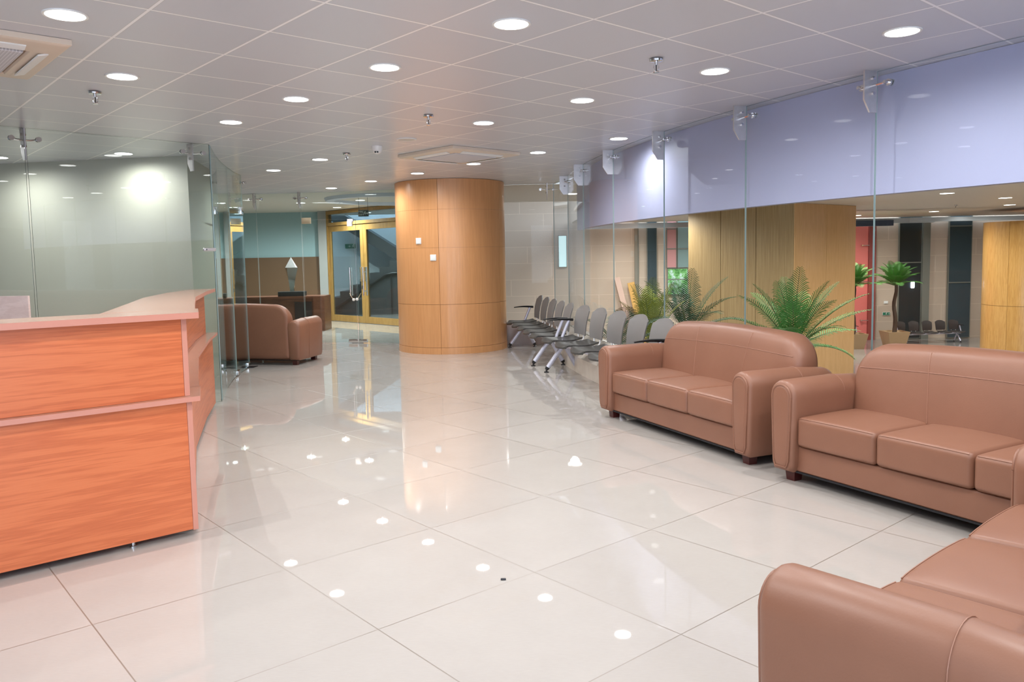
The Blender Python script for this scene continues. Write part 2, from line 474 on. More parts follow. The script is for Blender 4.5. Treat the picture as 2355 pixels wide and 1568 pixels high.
# back hall walls
b = B(); b.box(-9, -4.62, 19.75, 19.95, 1.57, CEIL); struct(b, 'wall_back', M['teal'], 'pale teal upper wall of the back hall', 'wall')
b = B(); b.box(-9, -4.62, 19.70, 19.95, 0, 1.57); struct(b, 'wall_back', M['brown'], 'dark brown wainscot under the pale teal wall', 'wall')
b = B(); b.box(-4.66, -4.46, 19.5, 19.9, 0, CEIL); struct(b, 'trim_1', M['wall_grey'], 'grey pilaster left of the yellow oak door frame', 'trim')
b = B(); b.box(-1.7, -1.5, 13.96, 31, LOW, 4.4); b.box(-2.22, -1.71, 17.2, 17.5, 0, CEIL)
struct(b, 'wall_partition', M['wall_grey'], 'grey wall between the back hall and the lower hall', 'wall')
b = B(); b.box(26, 26.2, -4.2, 30.2, LOW, CEIL+.1); struct(b, 'wall_hall', M['stone_dim'], 'unseen dark stone wall added far to the right of the lower hall', 'wall')  # unseen walls added to shut out daylight and dim the glass reflections
b = B(); b.box(6.65, 26, -4.2, -4.0, LOW, CEIL+.1); struct(b, 'wall_hall', M['stone_dim'], 'unseen dark stone wall added behind the viewer, closing off the lower hall', 'wall')
b = B(); b.box(-9, -1.7, 22.6, 22.8, 0, 3.2)
struct(b, 'wall_stair', plain('stair_wall_paint', (.66, .69, .70, 1), .6), 'grey stairwell wall behind the oak door', 'wall')
# fascia behind the glass on the right
fp = [arc(-130-i*(49.25/40)) for i in range(41)]
b = B(); b.prism(ccw([tuple(arc(-130-i*(49.1/40), -.13)) for i in range(41)]+[tuple(arc(-130-i*(49.1/40), -.22)) for i in range(40, -1, -1)]), 1.849, CEIL-.002)
struct(b, 'wall_right', M['blue'], 'lilac blue fascia band above the right glass wall', 'wall')
# plinth along the glass
pp = [-163.6-i*(15.4/20) for i in range(21)]
b = B()
rings = []
for dg in pp:
    p0, p1, p2 = arc(dg, .27), arc(dg, .27), arc(dg, .02)
    rings.append([(p0.x, p0.y, 0), (p1.x, p1.y, .20), (p2.x, p2.y, .415), (arc(dg, -.1).x, arc(dg, -.1).y, .415), (arc(dg, -.1).x, arc(dg, -.1).y, 0)])
b.loft(rings, 0, True, True, False)
struct(b, 'trim_2', M['sill'], 'cream marble splayed sill under the curved right glass wall', 'sill')
b = B(); b.box(-.2, .86, 13.34, 13.5, 0, .37)
struct(b, 'trim_3', M['plinth'], 'pinkish marble plinth under the glass beside the wood column', 'plinth')

# ------------------------------------------------------------------ glass walls
PANE = [0]
def pane(pts, z0, z1, label, m='glass', th=.012, edge='glass_edge'):
    PANE[0] += 1
    n = len(pts)
    o = strip(pts, -th/2, th)
    b = B()
    lo = [(p[0], p[1], z0) for p in o]; hi = [(p[0], p[1], z1) for p in o]
    k = len(o); vs = lo+hi
    for i in range(k):
        j = (i+1) % k
        end = i in (n-1, k-1)
        b.add(vs, [(i, j, k+j, k+i)], 1 if end else 0, False)
    b.add(vs, [list(range(k))[::-1], [k+i for i in range(k)]], 1, False)
    ob = b.build('window_%d' % PANE[0], [M[m], M[edge]])
    return tag(ob, label, 'glass panel', kind='structure')
def between(d0, d1, n=8, gap=.006):
    g = math.degrees(gap/2/ARC_R)
    return [arc(d0-g+(d1-d0+2*g)*i/n) for i in range(n+1)]
ordn = ['beside the nearest sofa, out at the frame edge', 'behind the foreground sofa', 'behind the right end of the second sofa',
        'right of the bracket nearest the viewer', 'between the two largest brackets over the second sofa', 'in front of the fluted wood pillar',
        'behind the near waiting bench', 'behind the far waiting bench', 'ending at the corner by the far bench']
ends = SEAM_ALL
for i in range(len(ends)-1):
    pane(between(ends[i], ends[i+1]), .42 if ends[i] < -163 else .03, CEIL-.002, 'curved clear glass panel of the right wall '+ordn[i], edge='glass_edge_light')
pane([arc(-179.35), Vector((.80, 12.9)), Vector((.73, 13.40))], .42, CEIL-.002, 'narrow glass panel at the corner behind the far bench', edge='glass_edge_light')
pane(RET, .372, CEIL-.002, 'glass panel between the wood column and the corner', edge='glass_edge_light')
pane(V2((-5.63, 5.64), (-4.218, 7.069)), .02, CEIL-.002, 'glass panel at the far left behind the reception desk', 'glass_l')
pane(V2((-4.206, 7.081), (-3.051, 8.258)), .02, CEIL-.002, 'large glass panel behind the reception desk with a dark free edge', 'glass_l')
pane(LEFT_B[:2], .02, CEIL-.002, 'short curved glass panel behind the end of the reception desk', 'glass_t', edge='glass_edge_light')
pane(LEFT_B[1:4], .02, CEIL-.002, 'curved glass panel before the left glass door', 'glass_t', edge='glass_edge_light')
pane(LEFT_B[3:], 2.18, CEIL-.002, 'glass transom above the left glass door', 'glass_t', edge='glass_edge_light')
pane(V2((-5.6, 14.33), (-4.50, 14.279)), .02, CEIL-.002, 'glass panel of the back wall left of the tan sofa', 'glass_t', edge='glass_edge_light')
pane(V2((-4.49, 14.279), (-3.685, 14.191)), .02, CEIL-.002, 'glass panel of the back wall left of the double glass doors', 'glass_t', edge='glass_edge_light')
pane(V2((-3.675, 14.191), (-2.66, 14.10), (-1.72, 13.72)), 2.19, CEIL-.002, 'glass transom above the double glass doors', 'glass_t', edge='glass_edge_light')

# ------------------------------------------------------------------ glass doors
def glass_door(name, p0, p1, label, z1=2.18, handle_at=None, fit=True, gold=False):
    """hinge at p0, free edge at p1"""
    d_ = Vector(p1)-Vector(p0); L = d_.length
    r = thing(name, label, 'glass door', (p0[0], p0[1], 0), math.atan2(d_.y, d_.x), kind='structure')
    b = B(); b.box(.006, L-.006, -.006, .006, .015, z1)
    b.mi = [0 if i in (2, 3) else 1 for i in range(6)]
    b.build('pane', [M['glass_t'], M['glass_edge_light']], r)
    if fit:
        b = B(); b.rbox(.004, .17, -.018, .018, .012, .07, .004, 2); b.build('patch_fitting', M['chrome'], r)
        b = B(); b.rbox(L-.17, L-.004, -.018, .018, .012, .07, .004, 2); b.build('patch_fitting', M['chrome'], r)
        b = B(); b.rbox(.004, .17, -.018, .018, z1-.06, z1+.045, .004, 2); b.build('hinge_fitting', M['gold'] if gold else M['chrome'], r)
    if handle_at is not None:
        for sy in (-1, 1):
            b = B(); b.tube([(handle_at, sy*.06, .84), (handle_at, sy*.06, 1.34)], .013, 12)
            for z in (.92, 1.26): b.tube([(handle_at, 0, z), (handle_at, sy*.06, z)], .009, 8)
            b.build('handle', M['chrome'], r)
    return r
glass_door('door_1', (-3.675, 14.19), (-2.73, 14.108), 'left leaf of the double glass doors with long steel handles', handle_at=.85, gold=True)
glass_door('door_2', (-1.79, 13.75), (-2.715, 14.10), 'right leaf of the double glass doors beside the wood column', handle_at=.83)
glass_door('door_3', (-3.715, 11.19), (-3.555, 10.20), 'closed glass door leaf in the curved left glass wall', handle_at=None)
b = B(); b.box(-3.80, -3.60, 11.0, 11.2, 0, .006)
tag(b.build('floor_spring_plate', M['dark_metal']), 'dark steel floor plate under the corner of the left glass door', 'floor plate')

# chain and lock between the two door handles
r = thing('door_lock', 'white round lock hanging between the glass door handles', 'lock', (-2.74, 14.02, .80))
b = B(); b.rbox(-.055, -.005, -.03, .02, -.05, 0, .02, 3); b.rbox(.005, .055, -.03, .02, -.045, .005, .02, 3); b.build('lock_body', M['white_plastic'], r)
b = B(); b.tube([(-.10, .0, .09), (-.05, -.01, .0), (0, -.01, -.02), (.05, -.01, .0), (.10, 0, .09)], .004, 6); b.build('cable', M['gold'], r)

# ------------------------------------------------------------------ steel glass brackets
def make_bracket(label, loc, rz, group='steel brackets along the glass', sc=1.):
    """x = away from the glass, plate in the xz plane, z = 0 at the ceiling"""
    r = thing('glass_bracket', label, 'bracket', loc, rz, group)
    b = B()
    m = Matrix.Rotation(PI/2, 4, 'X')
    b.prism([(.004, -.275), (.07, -.275), (.125, -.195), (.125, 0), (.004, 0)], -.006, .006, mat=m)
    b.build('plate', M['steel'], r)
    for sy in (-1, 1):
        b = B()
        b.tube([(.05, sy*.006, -.10), (.05, sy*.05, -.098), (.035, sy*.10, -.092)], .009, 8)
        arm = b.build('arm', M['chrome'], r)
        b = B(); b.tube([(.06, sy*.105, -.092), (.0, sy*.105, -.092)], .012, 10); b.tube([(.022, sy*.105, -.092), (.007, sy*.105, -.092)], .023, 14)
        b.tube([(-.007, sy*.105, -.092), (-.020, sy*.105, -.092)], .023, 14)
        b.build('glass_bolt', M['chrome'], arm)
    for z in (-.05, -.15):
        b = B(); b.tube([(.05, -.022, z), (.05, .022, z)], .013, 6)
        b.build('bolt', M['chrome'], r)
    return r
pl = ['largest steel glass bracket on the blue fascia, nearest the right edge', 'second steel glass bracket from the right along the blue fascia',
      'third steel glass bracket from the right, beside the bright light patch on the fascia', 'fourth steel glass bracket from the right along the grey end of the fascia',
      'fifth steel glass bracket from the right above the far benches', 'steel glass bracket at the far left end of the blue fascia']
br0 = None
for i, dg in enumerate(SEAM):
    p = arc(dg); ang = math.radians(dg)
    if br0 is None: br0 = make_bracket(pl[i], (p.x, p.y, CEIL), ang)
    else: dup(br0, (p.x, p.y, CEIL), ang, pl[i])
dup(br0, (.62, 13.40, CEIL), -PI/2, 'edge-on steel glass bracket in the corner right of the wood column')
dup(br0, (-3.681, 14.185, CEIL), math.radians(-95), 'edge-on steel glass bracket above the double glass doors')
dup(br0, (-4.496, 14.275, CEIL), math.radians(-94), 'steel glass bracket on the back glass above the tan sofa')
dup(br0, (-3.72, 11.20, CEIL), math.radians(172), 'brightly lit steel glass bracket above the left glass door')
dup(br0, (-4.212, 7.075, CEIL), math.radians(135), 'steel glass bracket with two round bolts at the far left glass seam')
dup(br0, (-3.17, 8.14, CEIL), math.radians(135), 'pale steel bracket behind the free end of the left glass panel')
r = thing('glass_clip', 'small steel clip on the dark free edge of the left glass', 'clip', (-3.06, 8.25, 1.60), math.radians(45))
b = B(); b.rbox(-.10, .03, -.02, .02, -.018, .018, .012, 3); b.build('clip_body', M['steel'], r)
b = B(); b.tube([(-.075, -.024, 0), (-.075, .024, 0)], .008, 8); b.build('bolt', M['chrome'], r)

# ------------------------------------------------------------------ round wood column
CC = Vector((-.965, 13.02)); CR = .878
r = thing('column', 'large round column clad in honey brown wood veneer', 'column', (CC.x, CC.y, 0), kind='thing')
b = B(); b.lathe([(CR-.012, 0), (CR-.012, CEIL-.003)], 96, 0)
b.build('core', M['groove'], r)
seams = [math.radians(-98+72*k) for k in range(5)]
def patch(b, a0, a1, z0, z1, rad):
    n = 14
    ring = lambda R_, z: [(R_*math.cos(a0+(a1-a0)*i/n), R_*math.sin(a0+(a1-a0)*i/n), z) for i in range(n+1)]
    o0, o1, i0, i1 = ring(rad, z0), ring(rad, z1), ring(rad-.014, z0), ring(rad-.014, z1)
    b.loft([i0, o0, o1, i1], 0, False, False, False)
    m_ = len(b.f)
    b.add([o0[0], i0[0], i1[0], o1[0], o0[-1], i0[-1], i1[-1], o1[-1]], [(0, 3, 2, 1), (4, 5, 6, 7)], 0, False)
bz = [(.105, .762, .0035), (.766, 1.628, .0015), (1.630, 2.205, .0015), (2.207, CEIL-.004, .0015)]
b = B(); g = .0022/CR
for k in range(5):
    for z0, z1, _ in bz: patch(b, seams[k]+g, seams[k]+math.radians(72)-g, z0, z1, CR)
for i_ in range(len(b.f)): b.sm[i_] = True
o = b.build('veneer_panels', M['column'], r)
b = B()
for k in range(5): patch(b, seams[k]+g*.6, seams[k]+math.radians(72)-g*.6, .0, .101, CR+.004)
b.build('skirting', M['column'], r)
for label, ang, z in (('upper white square wall plate on the wood column', -119.6, 1.735), ('lower white square wall plate on the wood column', -103.8, 1.478)):
    t = math.radians(ang)
    q = thing('wall_plate', label, 'wall plate', (CC.x+CR*math.cos(t), CC.y+CR*math.sin(t), z), t, 'white plates on the wood column')
    b = B(); b.rbox(-.003, .012, -.047, .047, -.047, .047, .004, 2); b.build('cover', M['white_plastic'], q)
    b = B(); b.rbox(.010, .016, -.036, .036, -.036, .036, .002, 2); b.build('rocker', M['sign_white'], q)

# ------------------------------------------------------------------ ceiling fittings
def make_light(label, x, y, group, lampmat='lamp', rad=.088, power=LAMP_W):
    r = thing('recessed_light', label, 'ceiling light', (x, y, CEIL), 0, group)
    b = B(); b.lathe([(rad, -.0005), (rad, -.006), (rad+.012, -.007), (rad+.014, -.003), (rad+.014, -.0005)], 40)
    b.build('trim_ring', M['white_plastic'], r)
    b = B(); b.lathe([(rad-.001, -.007), (rad-.001, -.002)], 40, sm=False)
    b.build('diffuser', M[lampmat], r)
    ld = bpy.data.lights.new('downlight', 'SPOT'); ld.energy = power; ld.spot_size = math.radians(172); ld.spot_blend = 1.0; ld.shadow_soft_size = 0.0 if lampmat == 'lamp' else .09
    ld.color = (1, 1, .99)
    lo = bpy.data.objects.new('downlight', ld); COL.objects.link(lo); lo.parent = r; lo.location = (0, 0, -.012 if lampmat == 'lamp' else -.05)
    return r
LIGHTS = [
 (.027, 4.248, 'round ceiling light at the top centre, nearest of its diagonal row'),
 (-.766, 5.130, 'round ceiling light, second in the diagonal row from the top centre'),
 (-1.571, 6.056, 'round ceiling light, third in the diagonal row from the top centre'),
 (-2.377, 6.976, 'round ceiling light, last of its row, close to the left glass end'),
 (2.193, 4.542, 'round ceiling light by the fascia at the upper right corner'),
 (1.378, 5.415, 'round ceiling light right of the sprinkler near the large brackets'),
 (.579, 6.320, 'round ceiling light in the middle of the row running from the upper right corner'),
 (-.219, 7.271, 'round ceiling light at the left end of the row from the upper right corner'),
 (1.142, 8.392, 'round ceiling light casting the bright patch on the fascia'),
 (.338, 9.370, 'round ceiling light just right of the far air conditioner panel'),
 (-.452, 10.355, 'round ceiling light just beyond the far air conditioner panel'),
 (-1.287, 11.364, 'round ceiling light in front of the top of the wood column'),
 (-2.113, 12.348, 'round ceiling light left of the top of the wood column'),
 (-2.950, 13.385, 'farthest round ceiling light, in front of the glass doors'),
 (-2.240, 9.616, 'round ceiling light near the small far sprinkler left of the camera dome'),
 (-3.098, 10.646, 'round ceiling light near the end of the curved left glass'),
 (-2.118, 3.954, 'round ceiling light at the upper left corner beside the air conditioner'),
 (-2.466, 5.236, 'round ceiling light above the left sprinkler')]
lt0 = None
for x, y, lb in LIGHTS:
    if lt0 is None: lt0 = make_light(lb, x, y, 'round lobby ceiling lights')
    else: dup(lt0, (x, y, CEIL), 0, lb, 'round lobby ceiling lights')
# unseen lights added along the rows, over and behind the viewer, brightening the foreground
for x, y in ((.83, 3.36), (1.63, 2.45), (2.43, 1.55), (3.0, 3.65), (-1.33, 3.05), (-.5, 2.15), (-.5, -.3), (-3.5, 3.1), (1.1, .3), (-2.4, -.7)):
    dup(lt0, (x, y, CEIL), 0, 'round ceiling light added over the viewer, outside the photo', 'ceiling lights out of view')
# all but the wall-washing light are added to brighten office and back hall
bl = [c_ for c_ in lt0.children if c_.type == 'LIGHT'][0].data.copy(); bl.energy = LAMP_W*4.6  # boosted power for the added back hall lights
for x, y, lb in ((-4.17, 8.78, 'ceiling light seen through the left glass, washing the beige wall'), (-6.3, 6.9, 'added ceiling light in the office left of the frame'), (-5.6, 8.9, 'added ceiling light in the office close to the beige wall'),
                 (-5.3, 7.75, 'added ceiling light in the office behind the desk'),
                 (-4.55, 11.9, 'added ceiling light over the tan sofa behind the glass'), (-5.2, 13.0, 'added ceiling light left of the far tan sofa'),
                 (-3.0, 16.2, 'added ceiling light in the back hall beyond the glass doors'), (-4.3, 16.6, 'added ceiling light in the back hall above the brown counter'),
                 (-3.9, 18.2, 'added ceiling light in the back hall nearest the oak door'), (-6.0, 17.5, 'added ceiling light in the back hall before the teal wall'), (-2.6, 19.9, 'added ceiling light in the stairwell'), (-3.6, 20.4, 'added ceiling light over the stair flight')):
    q_ = dup(lt0, (x, y, CEIL), 0, lb, 'ceiling lights beyond the left glass')
    for ch in q_.children:
        if ch.type == 'LIGHT' and y > 15: ch.data = bl
hl0 = None  # hall lights seen below the fascia, then more added to brighten the hall
for x, y, lb in ((6.4, 14.4, 'hall ceiling light just under the fascia right of the wood pillar'), (7.55, 11.9, 'hall ceiling light just under the fascia at the right edge'),
                 (13.6, 25.8, 'hall ceiling light above the far bench'), (14.1, 22.7, 'hall ceiling light above the yellow oak column'),
                 (4.2, 22.3, 'hall ceiling light under the fascia left of the fluted pillar'), (4.15, 27.6, 'small hall ceiling light under the fascia over the leaning boards'),
                 (3.6, 15.2, 'added hall light hidden behind the fascia above the palms'), (5.5, 17.2, 'added hall light hidden in front of the fluted pillar'),
                 (9.5, 17.5, 'added hall light behind the fascia over the floor'), (12, 19.5, 'added hall light behind the fascia near the oak column'),
                 (1.2, 15.6, 'added hall light behind the corner glass'), (10.2, 26.5, 'added hall light behind the fluted pillar'), (17.5, 26.5, 'added hall light right of the far bench'),
                 (3.0, 20.5, 'added hall light before the stone wall'), (3.4, 26.8, 'added hall light brightening the stone wall'), (7.0, 27.4, 'added hall light before the pink window'), (11.9, 27.6, 'added hall light brightening the red panel'), (8.0, 13.6, 'added hall light hidden by the fascia, brightening the pillar'), (7.5, 25.5, 'added hall light behind the wood pillar'), (16.5, 20, 'added hall light by the oak column')):
    if hl0 is None: hl0 = make_light(lb, x, y, 'ceiling lights of the lower hall', 'lamp_hall', .14, LAMP_HALL_W)
    else: dup(hl0, (x, y, CEIL), 0, lb, 'ceiling lights of the lower hall')

def make_sprinkler(label, x, y):
    r = thing('sprinkler', label, 'sprinkler', (x, y, CEIL), 0, 'chrome ceiling sprinklers')
    b = B(); b.lathe([(.012, -.022), (.040, -.018), (.043, -.008), (.036, -.0005)], 24); b.build('escutcheon', M['chrome'], r)
    b = B(); b.lathe([(.011, -.042), (.011, -.016)], 12)
    for sx in (-1, 1): b.tube([(sx*.010, 0, -.038), (sx*.016, 0, -.055), (sx*.012, 0, -.072), (0, 0, -.080)], .0035, 6)
    b.build('frame', M['chrome'], r)
    b = B(); b.lathe([(.0035, -.076), (.0035, -.042)], 8); b.build('bulb', M['dark_metal'], r)
    b = B(); b.lathe([(.017, -.086), (.019, -.083), (.004, -.079)], 16); b.build('deflector', M['chrome'], r)
    return r
sp0 = make_sprinkler('chrome sprinkler nearest the viewer, left of the large brackets', .921, 5.043)
for x, y, lb in ((-2.866, 5.669, 'chrome sprinkler at the upper left below a ceiling light'), (-.668, 6.828, 'chrome sprinkler above the wood column, in mid ceiling'),
                 (-1.824, 9.123, 'small far chrome sprinkler left of the camera dome'), (12.3, 22.2, 'sprinkler on the hall ceiling beyond the right glass')):
    dup(sp0, (x, y, CEIL), .6, lb)
r = thing('dome_camera', 'white dome camera on the ceiling left of the air conditioner', 'camera', (-1.398, 8.618, CEIL))
b = B(); b.lathe([(.055, -.04), (.060, -.03), (.060, -.0005)], 28); b.build('base', M['white_plastic'], r)
b = B(); b.lathe([(.012, -.085), (.032, -.078), (.046, -.062), (.052, -.04)], 28); b.build('dome', M['white_plastic'], r)
b = B(); b.rbox(-.020, -.004, -.052, -.036, -.075, -.058, .003, 2); b.rbox(.004, .020, -.052, -.036, -.075, -.058, .003, 2); b.build('lens', M['black'], r)
r = thing('ceiling_speaker', 'flat round speaker grille on the ceiling above the air conditioner', 'speaker', (-1.024, 8.166, CEIL))
b = B(); b.lathe([(.085, -.0005), (.085, -.008), (.098, -.009), (.102, -.004), (.102, -.0005)], 36); b.build('rim', M['white_plastic'], r)
b = B(); b.lathe([(.084, -.006), (.084, -.001)], 36, sm=False); b.build('grille', M['soffit'], r)

def make_ac(label, x, y, rz):
    r = thing('air_conditioner', label, 'air conditioner', (x, y, CEIL-.002), rz, 'ceiling air conditioner panels')
    h = .50
    b = B()
    def ring(q, z): return [(-q, -q, z), (q, -q, z), (q, q, z), (-q, q, z)]
    b.loft([ring(h, 0), ring(h, -.028), ring(h-.02, -.040), ring(.335, -.052), ring(.325, -.044), ring(.325, -.030)], 0, False, True, False)
    b.add(ring(h, 0)+ring(.325, -.030), [(0, 1, 2, 3), (7, 6, 5, 4)], 0, False)
    b.f = [f[::-1] for f in b.f]
    b.build('panel', M['cream_plastic'], r)
    b = B(); b.rbox(-.31, .31, -.31, .31, -.058, -.036, .008, 3); b.build('grille', M['grille'], r)
    for k in range(4):
        b = B(); m = Matrix.Rotation(k*PI/2, 4, 'Z') @ Matrix.Translation((0, .405, -.052)) @ Matrix.Rotation(.25, 4, 'X')
        b.rbox(-.30, .30, -.028, .028, -.005, .005, .004, 3, mat=m); b.build('louver', M['white_plastic'], r)
    return r
ac0 = make_ac('cream air conditioner panel in the ceiling before the wood column', -.575, 9.34, math.radians(43.5))
dup(ac0, (-3.03, 4.42, CEIL-.002), math.radians(42.2), 'cream air conditioner panel cut off at the upper left corner')

# ------------------------------------------------------------------ reception desk
def facet_slab(b, front, back, z0, z1, mi=0, side=1):
    poly = ccw([tuple(p) for p in front]+[tuple(p) for p in back[::-1]]); b.prism(poly, z0, z1, mi, side)
DO = Vector((-1.718, 4.218)); DX = Vector((-.764, -.645)); DY = Vector((-.645, .764)); DA = math.atan2(DX.y, DX.x)
# local x to the left along the front, local y = out of the front (DX x DY handled by sign)
r = thing('reception_desk', 'straight orange wood counter of the reception desk, facing the viewer', 'reception desk', (DO.x, DO.y, 0), DA)
sgn = -1   # local +y points out of the front, so depth is negative y
LL = 2.3
b = B(); b.box(.028, LL, -.022, 0, .035, .728); b.build('lower_panel', M['desk'], r)
b = B(); b.box(.028, LL, -.045, -.022, .757, 1.17); b.build('upper_panel', M['desk'], r)
b = B(); b.box(0, .027, -.03, .002, .03, .729); b.build('end_panel', M['desk_edge'], r)
b = B(); b.box(0, .027, -.06, -.02, .757, 1.17); b.build('end_panel', M['desk_edge'], r)
b = B(); b.prism(ccw([(LL, .03), (-.035, .03), (-.16, -.33), (LL, -.33)]), .730, .756, 0, 1); b.build('middle_shelf', [M['desk_top'], M['desk_edge']], r)
b = B(); b.prism(ccw([(-.05, .03), (LL, .03), (LL, -.33), (-.17, -.33)]), 1.171, 1.203, 0, 1); b.build('counter_top', [M['desk_top'], M['desk_edge']], r)
b = B(); b.box(.03, LL, -.36, -.34, .03, 1.17); b.build('back_panel', M['desk'], r)
for x in (.32, 1.4):
    b = B(); b.lathe([(.018, 0), (.018, .006), (.010, .008), (.010, .036)], 12, mat=Matrix.Translation((x, -.045, 0))); b.build('foot', M['chrome'], r)
for x in (.32, 1.4):
    b = B(); b.lathe([(.018, 0), (.018, .006), (.010, .008), (.010, .036)], 12, mat=Matrix.Translation((x, -.345, 0))); b.build('foot', M['chrome'], r)
# faceted curved counter
FR = V2((-1.745, 4.28), (-2.09, 5.13), (-2.49, 6.16), (-2.86, 7.36), (-3.065, 8.13))
BK = V2((-2.20, 4.262), (-2.55, 5.30), (-2.86, 6.2), (-3.10, 7.2), (-3.19, 7.93))
def off(pts, d_):
    out = []
    for i, p in enumerate(pts):
        t = (pts[min(i+1, len(pts)-1)]-pts[max(i-1, 0)]).normalized(); out.append(p+Vector((t.y, -t.x))*d_)
    return out
r = thing('reception_desk', 'faceted curved orange counter running back to the left glass', 'reception desk', (0, 0, 0))
b = B(); b.prism(ccw([tuple(p) for p in off(FR, 0)]+[tuple(p) for p in off(FR, -.025)[::-1]]), .03, .729); b.build('lower_panel', M['desk'], r)
b = B(); b.prism(ccw([tuple(p) for p in off(FR, -.06)]+[tuple(p) for p in off(FR, -.085)[::-1]]), .757, 1.17); b.build('upper_panel', M['desk'], r)
F2 = off(FR, .05); F2[0] = Vector((-1.811, 4.563)); IN = off(FR, -.13); IN[0] = Vector((-2.02, 4.386)); b = B(); facet_slab(b, F2, IN, .730, .756); b.build('middle_shelf', [M['desk_top'], M['desk_edge']], r)
b = B(); facet_slab(b, F2, BK, 1.171, 1.203); b.build('counter_top', [M['desk_top'], M['desk_edge']], r)
b = B(); b.prism(ccw([tuple(p) for p in off(BK, .04)[1:]]+[tuple(p) for p in off(BK, .06)[:0:-1]]), .03, 1.17); b.build('back_panel', M['desk'], r)
for p in ((-1.95, 4.75), (-2.7, 6.6), (-2.98, 7.7)):
    b = B(); b.lathe([(.018, 0), (.018, .006), (.010, .008), (.010, .036)], 12, mat=Matrix.Translation((p[0]-.03, p[1], 0))); b.build('foot', M['chrome'], r)
# pale cabinet behind the desk
r = thing('desk_screen', 'pale pinkish wood screen panel behind the desk at the left edge', 'screen panel', (-3.80, 5.55, 0), 0)
b = B(); b.box(-.45, .44, 0, .022, .05, 1.26); b.build('panel', M['cabinet_pale'], r)
for x in (-.3, .3):
    b = B(); b.box(x-.02, x+.02, -.16, .18, 0, .05); b.build('foot', M['dark_metal'], r)

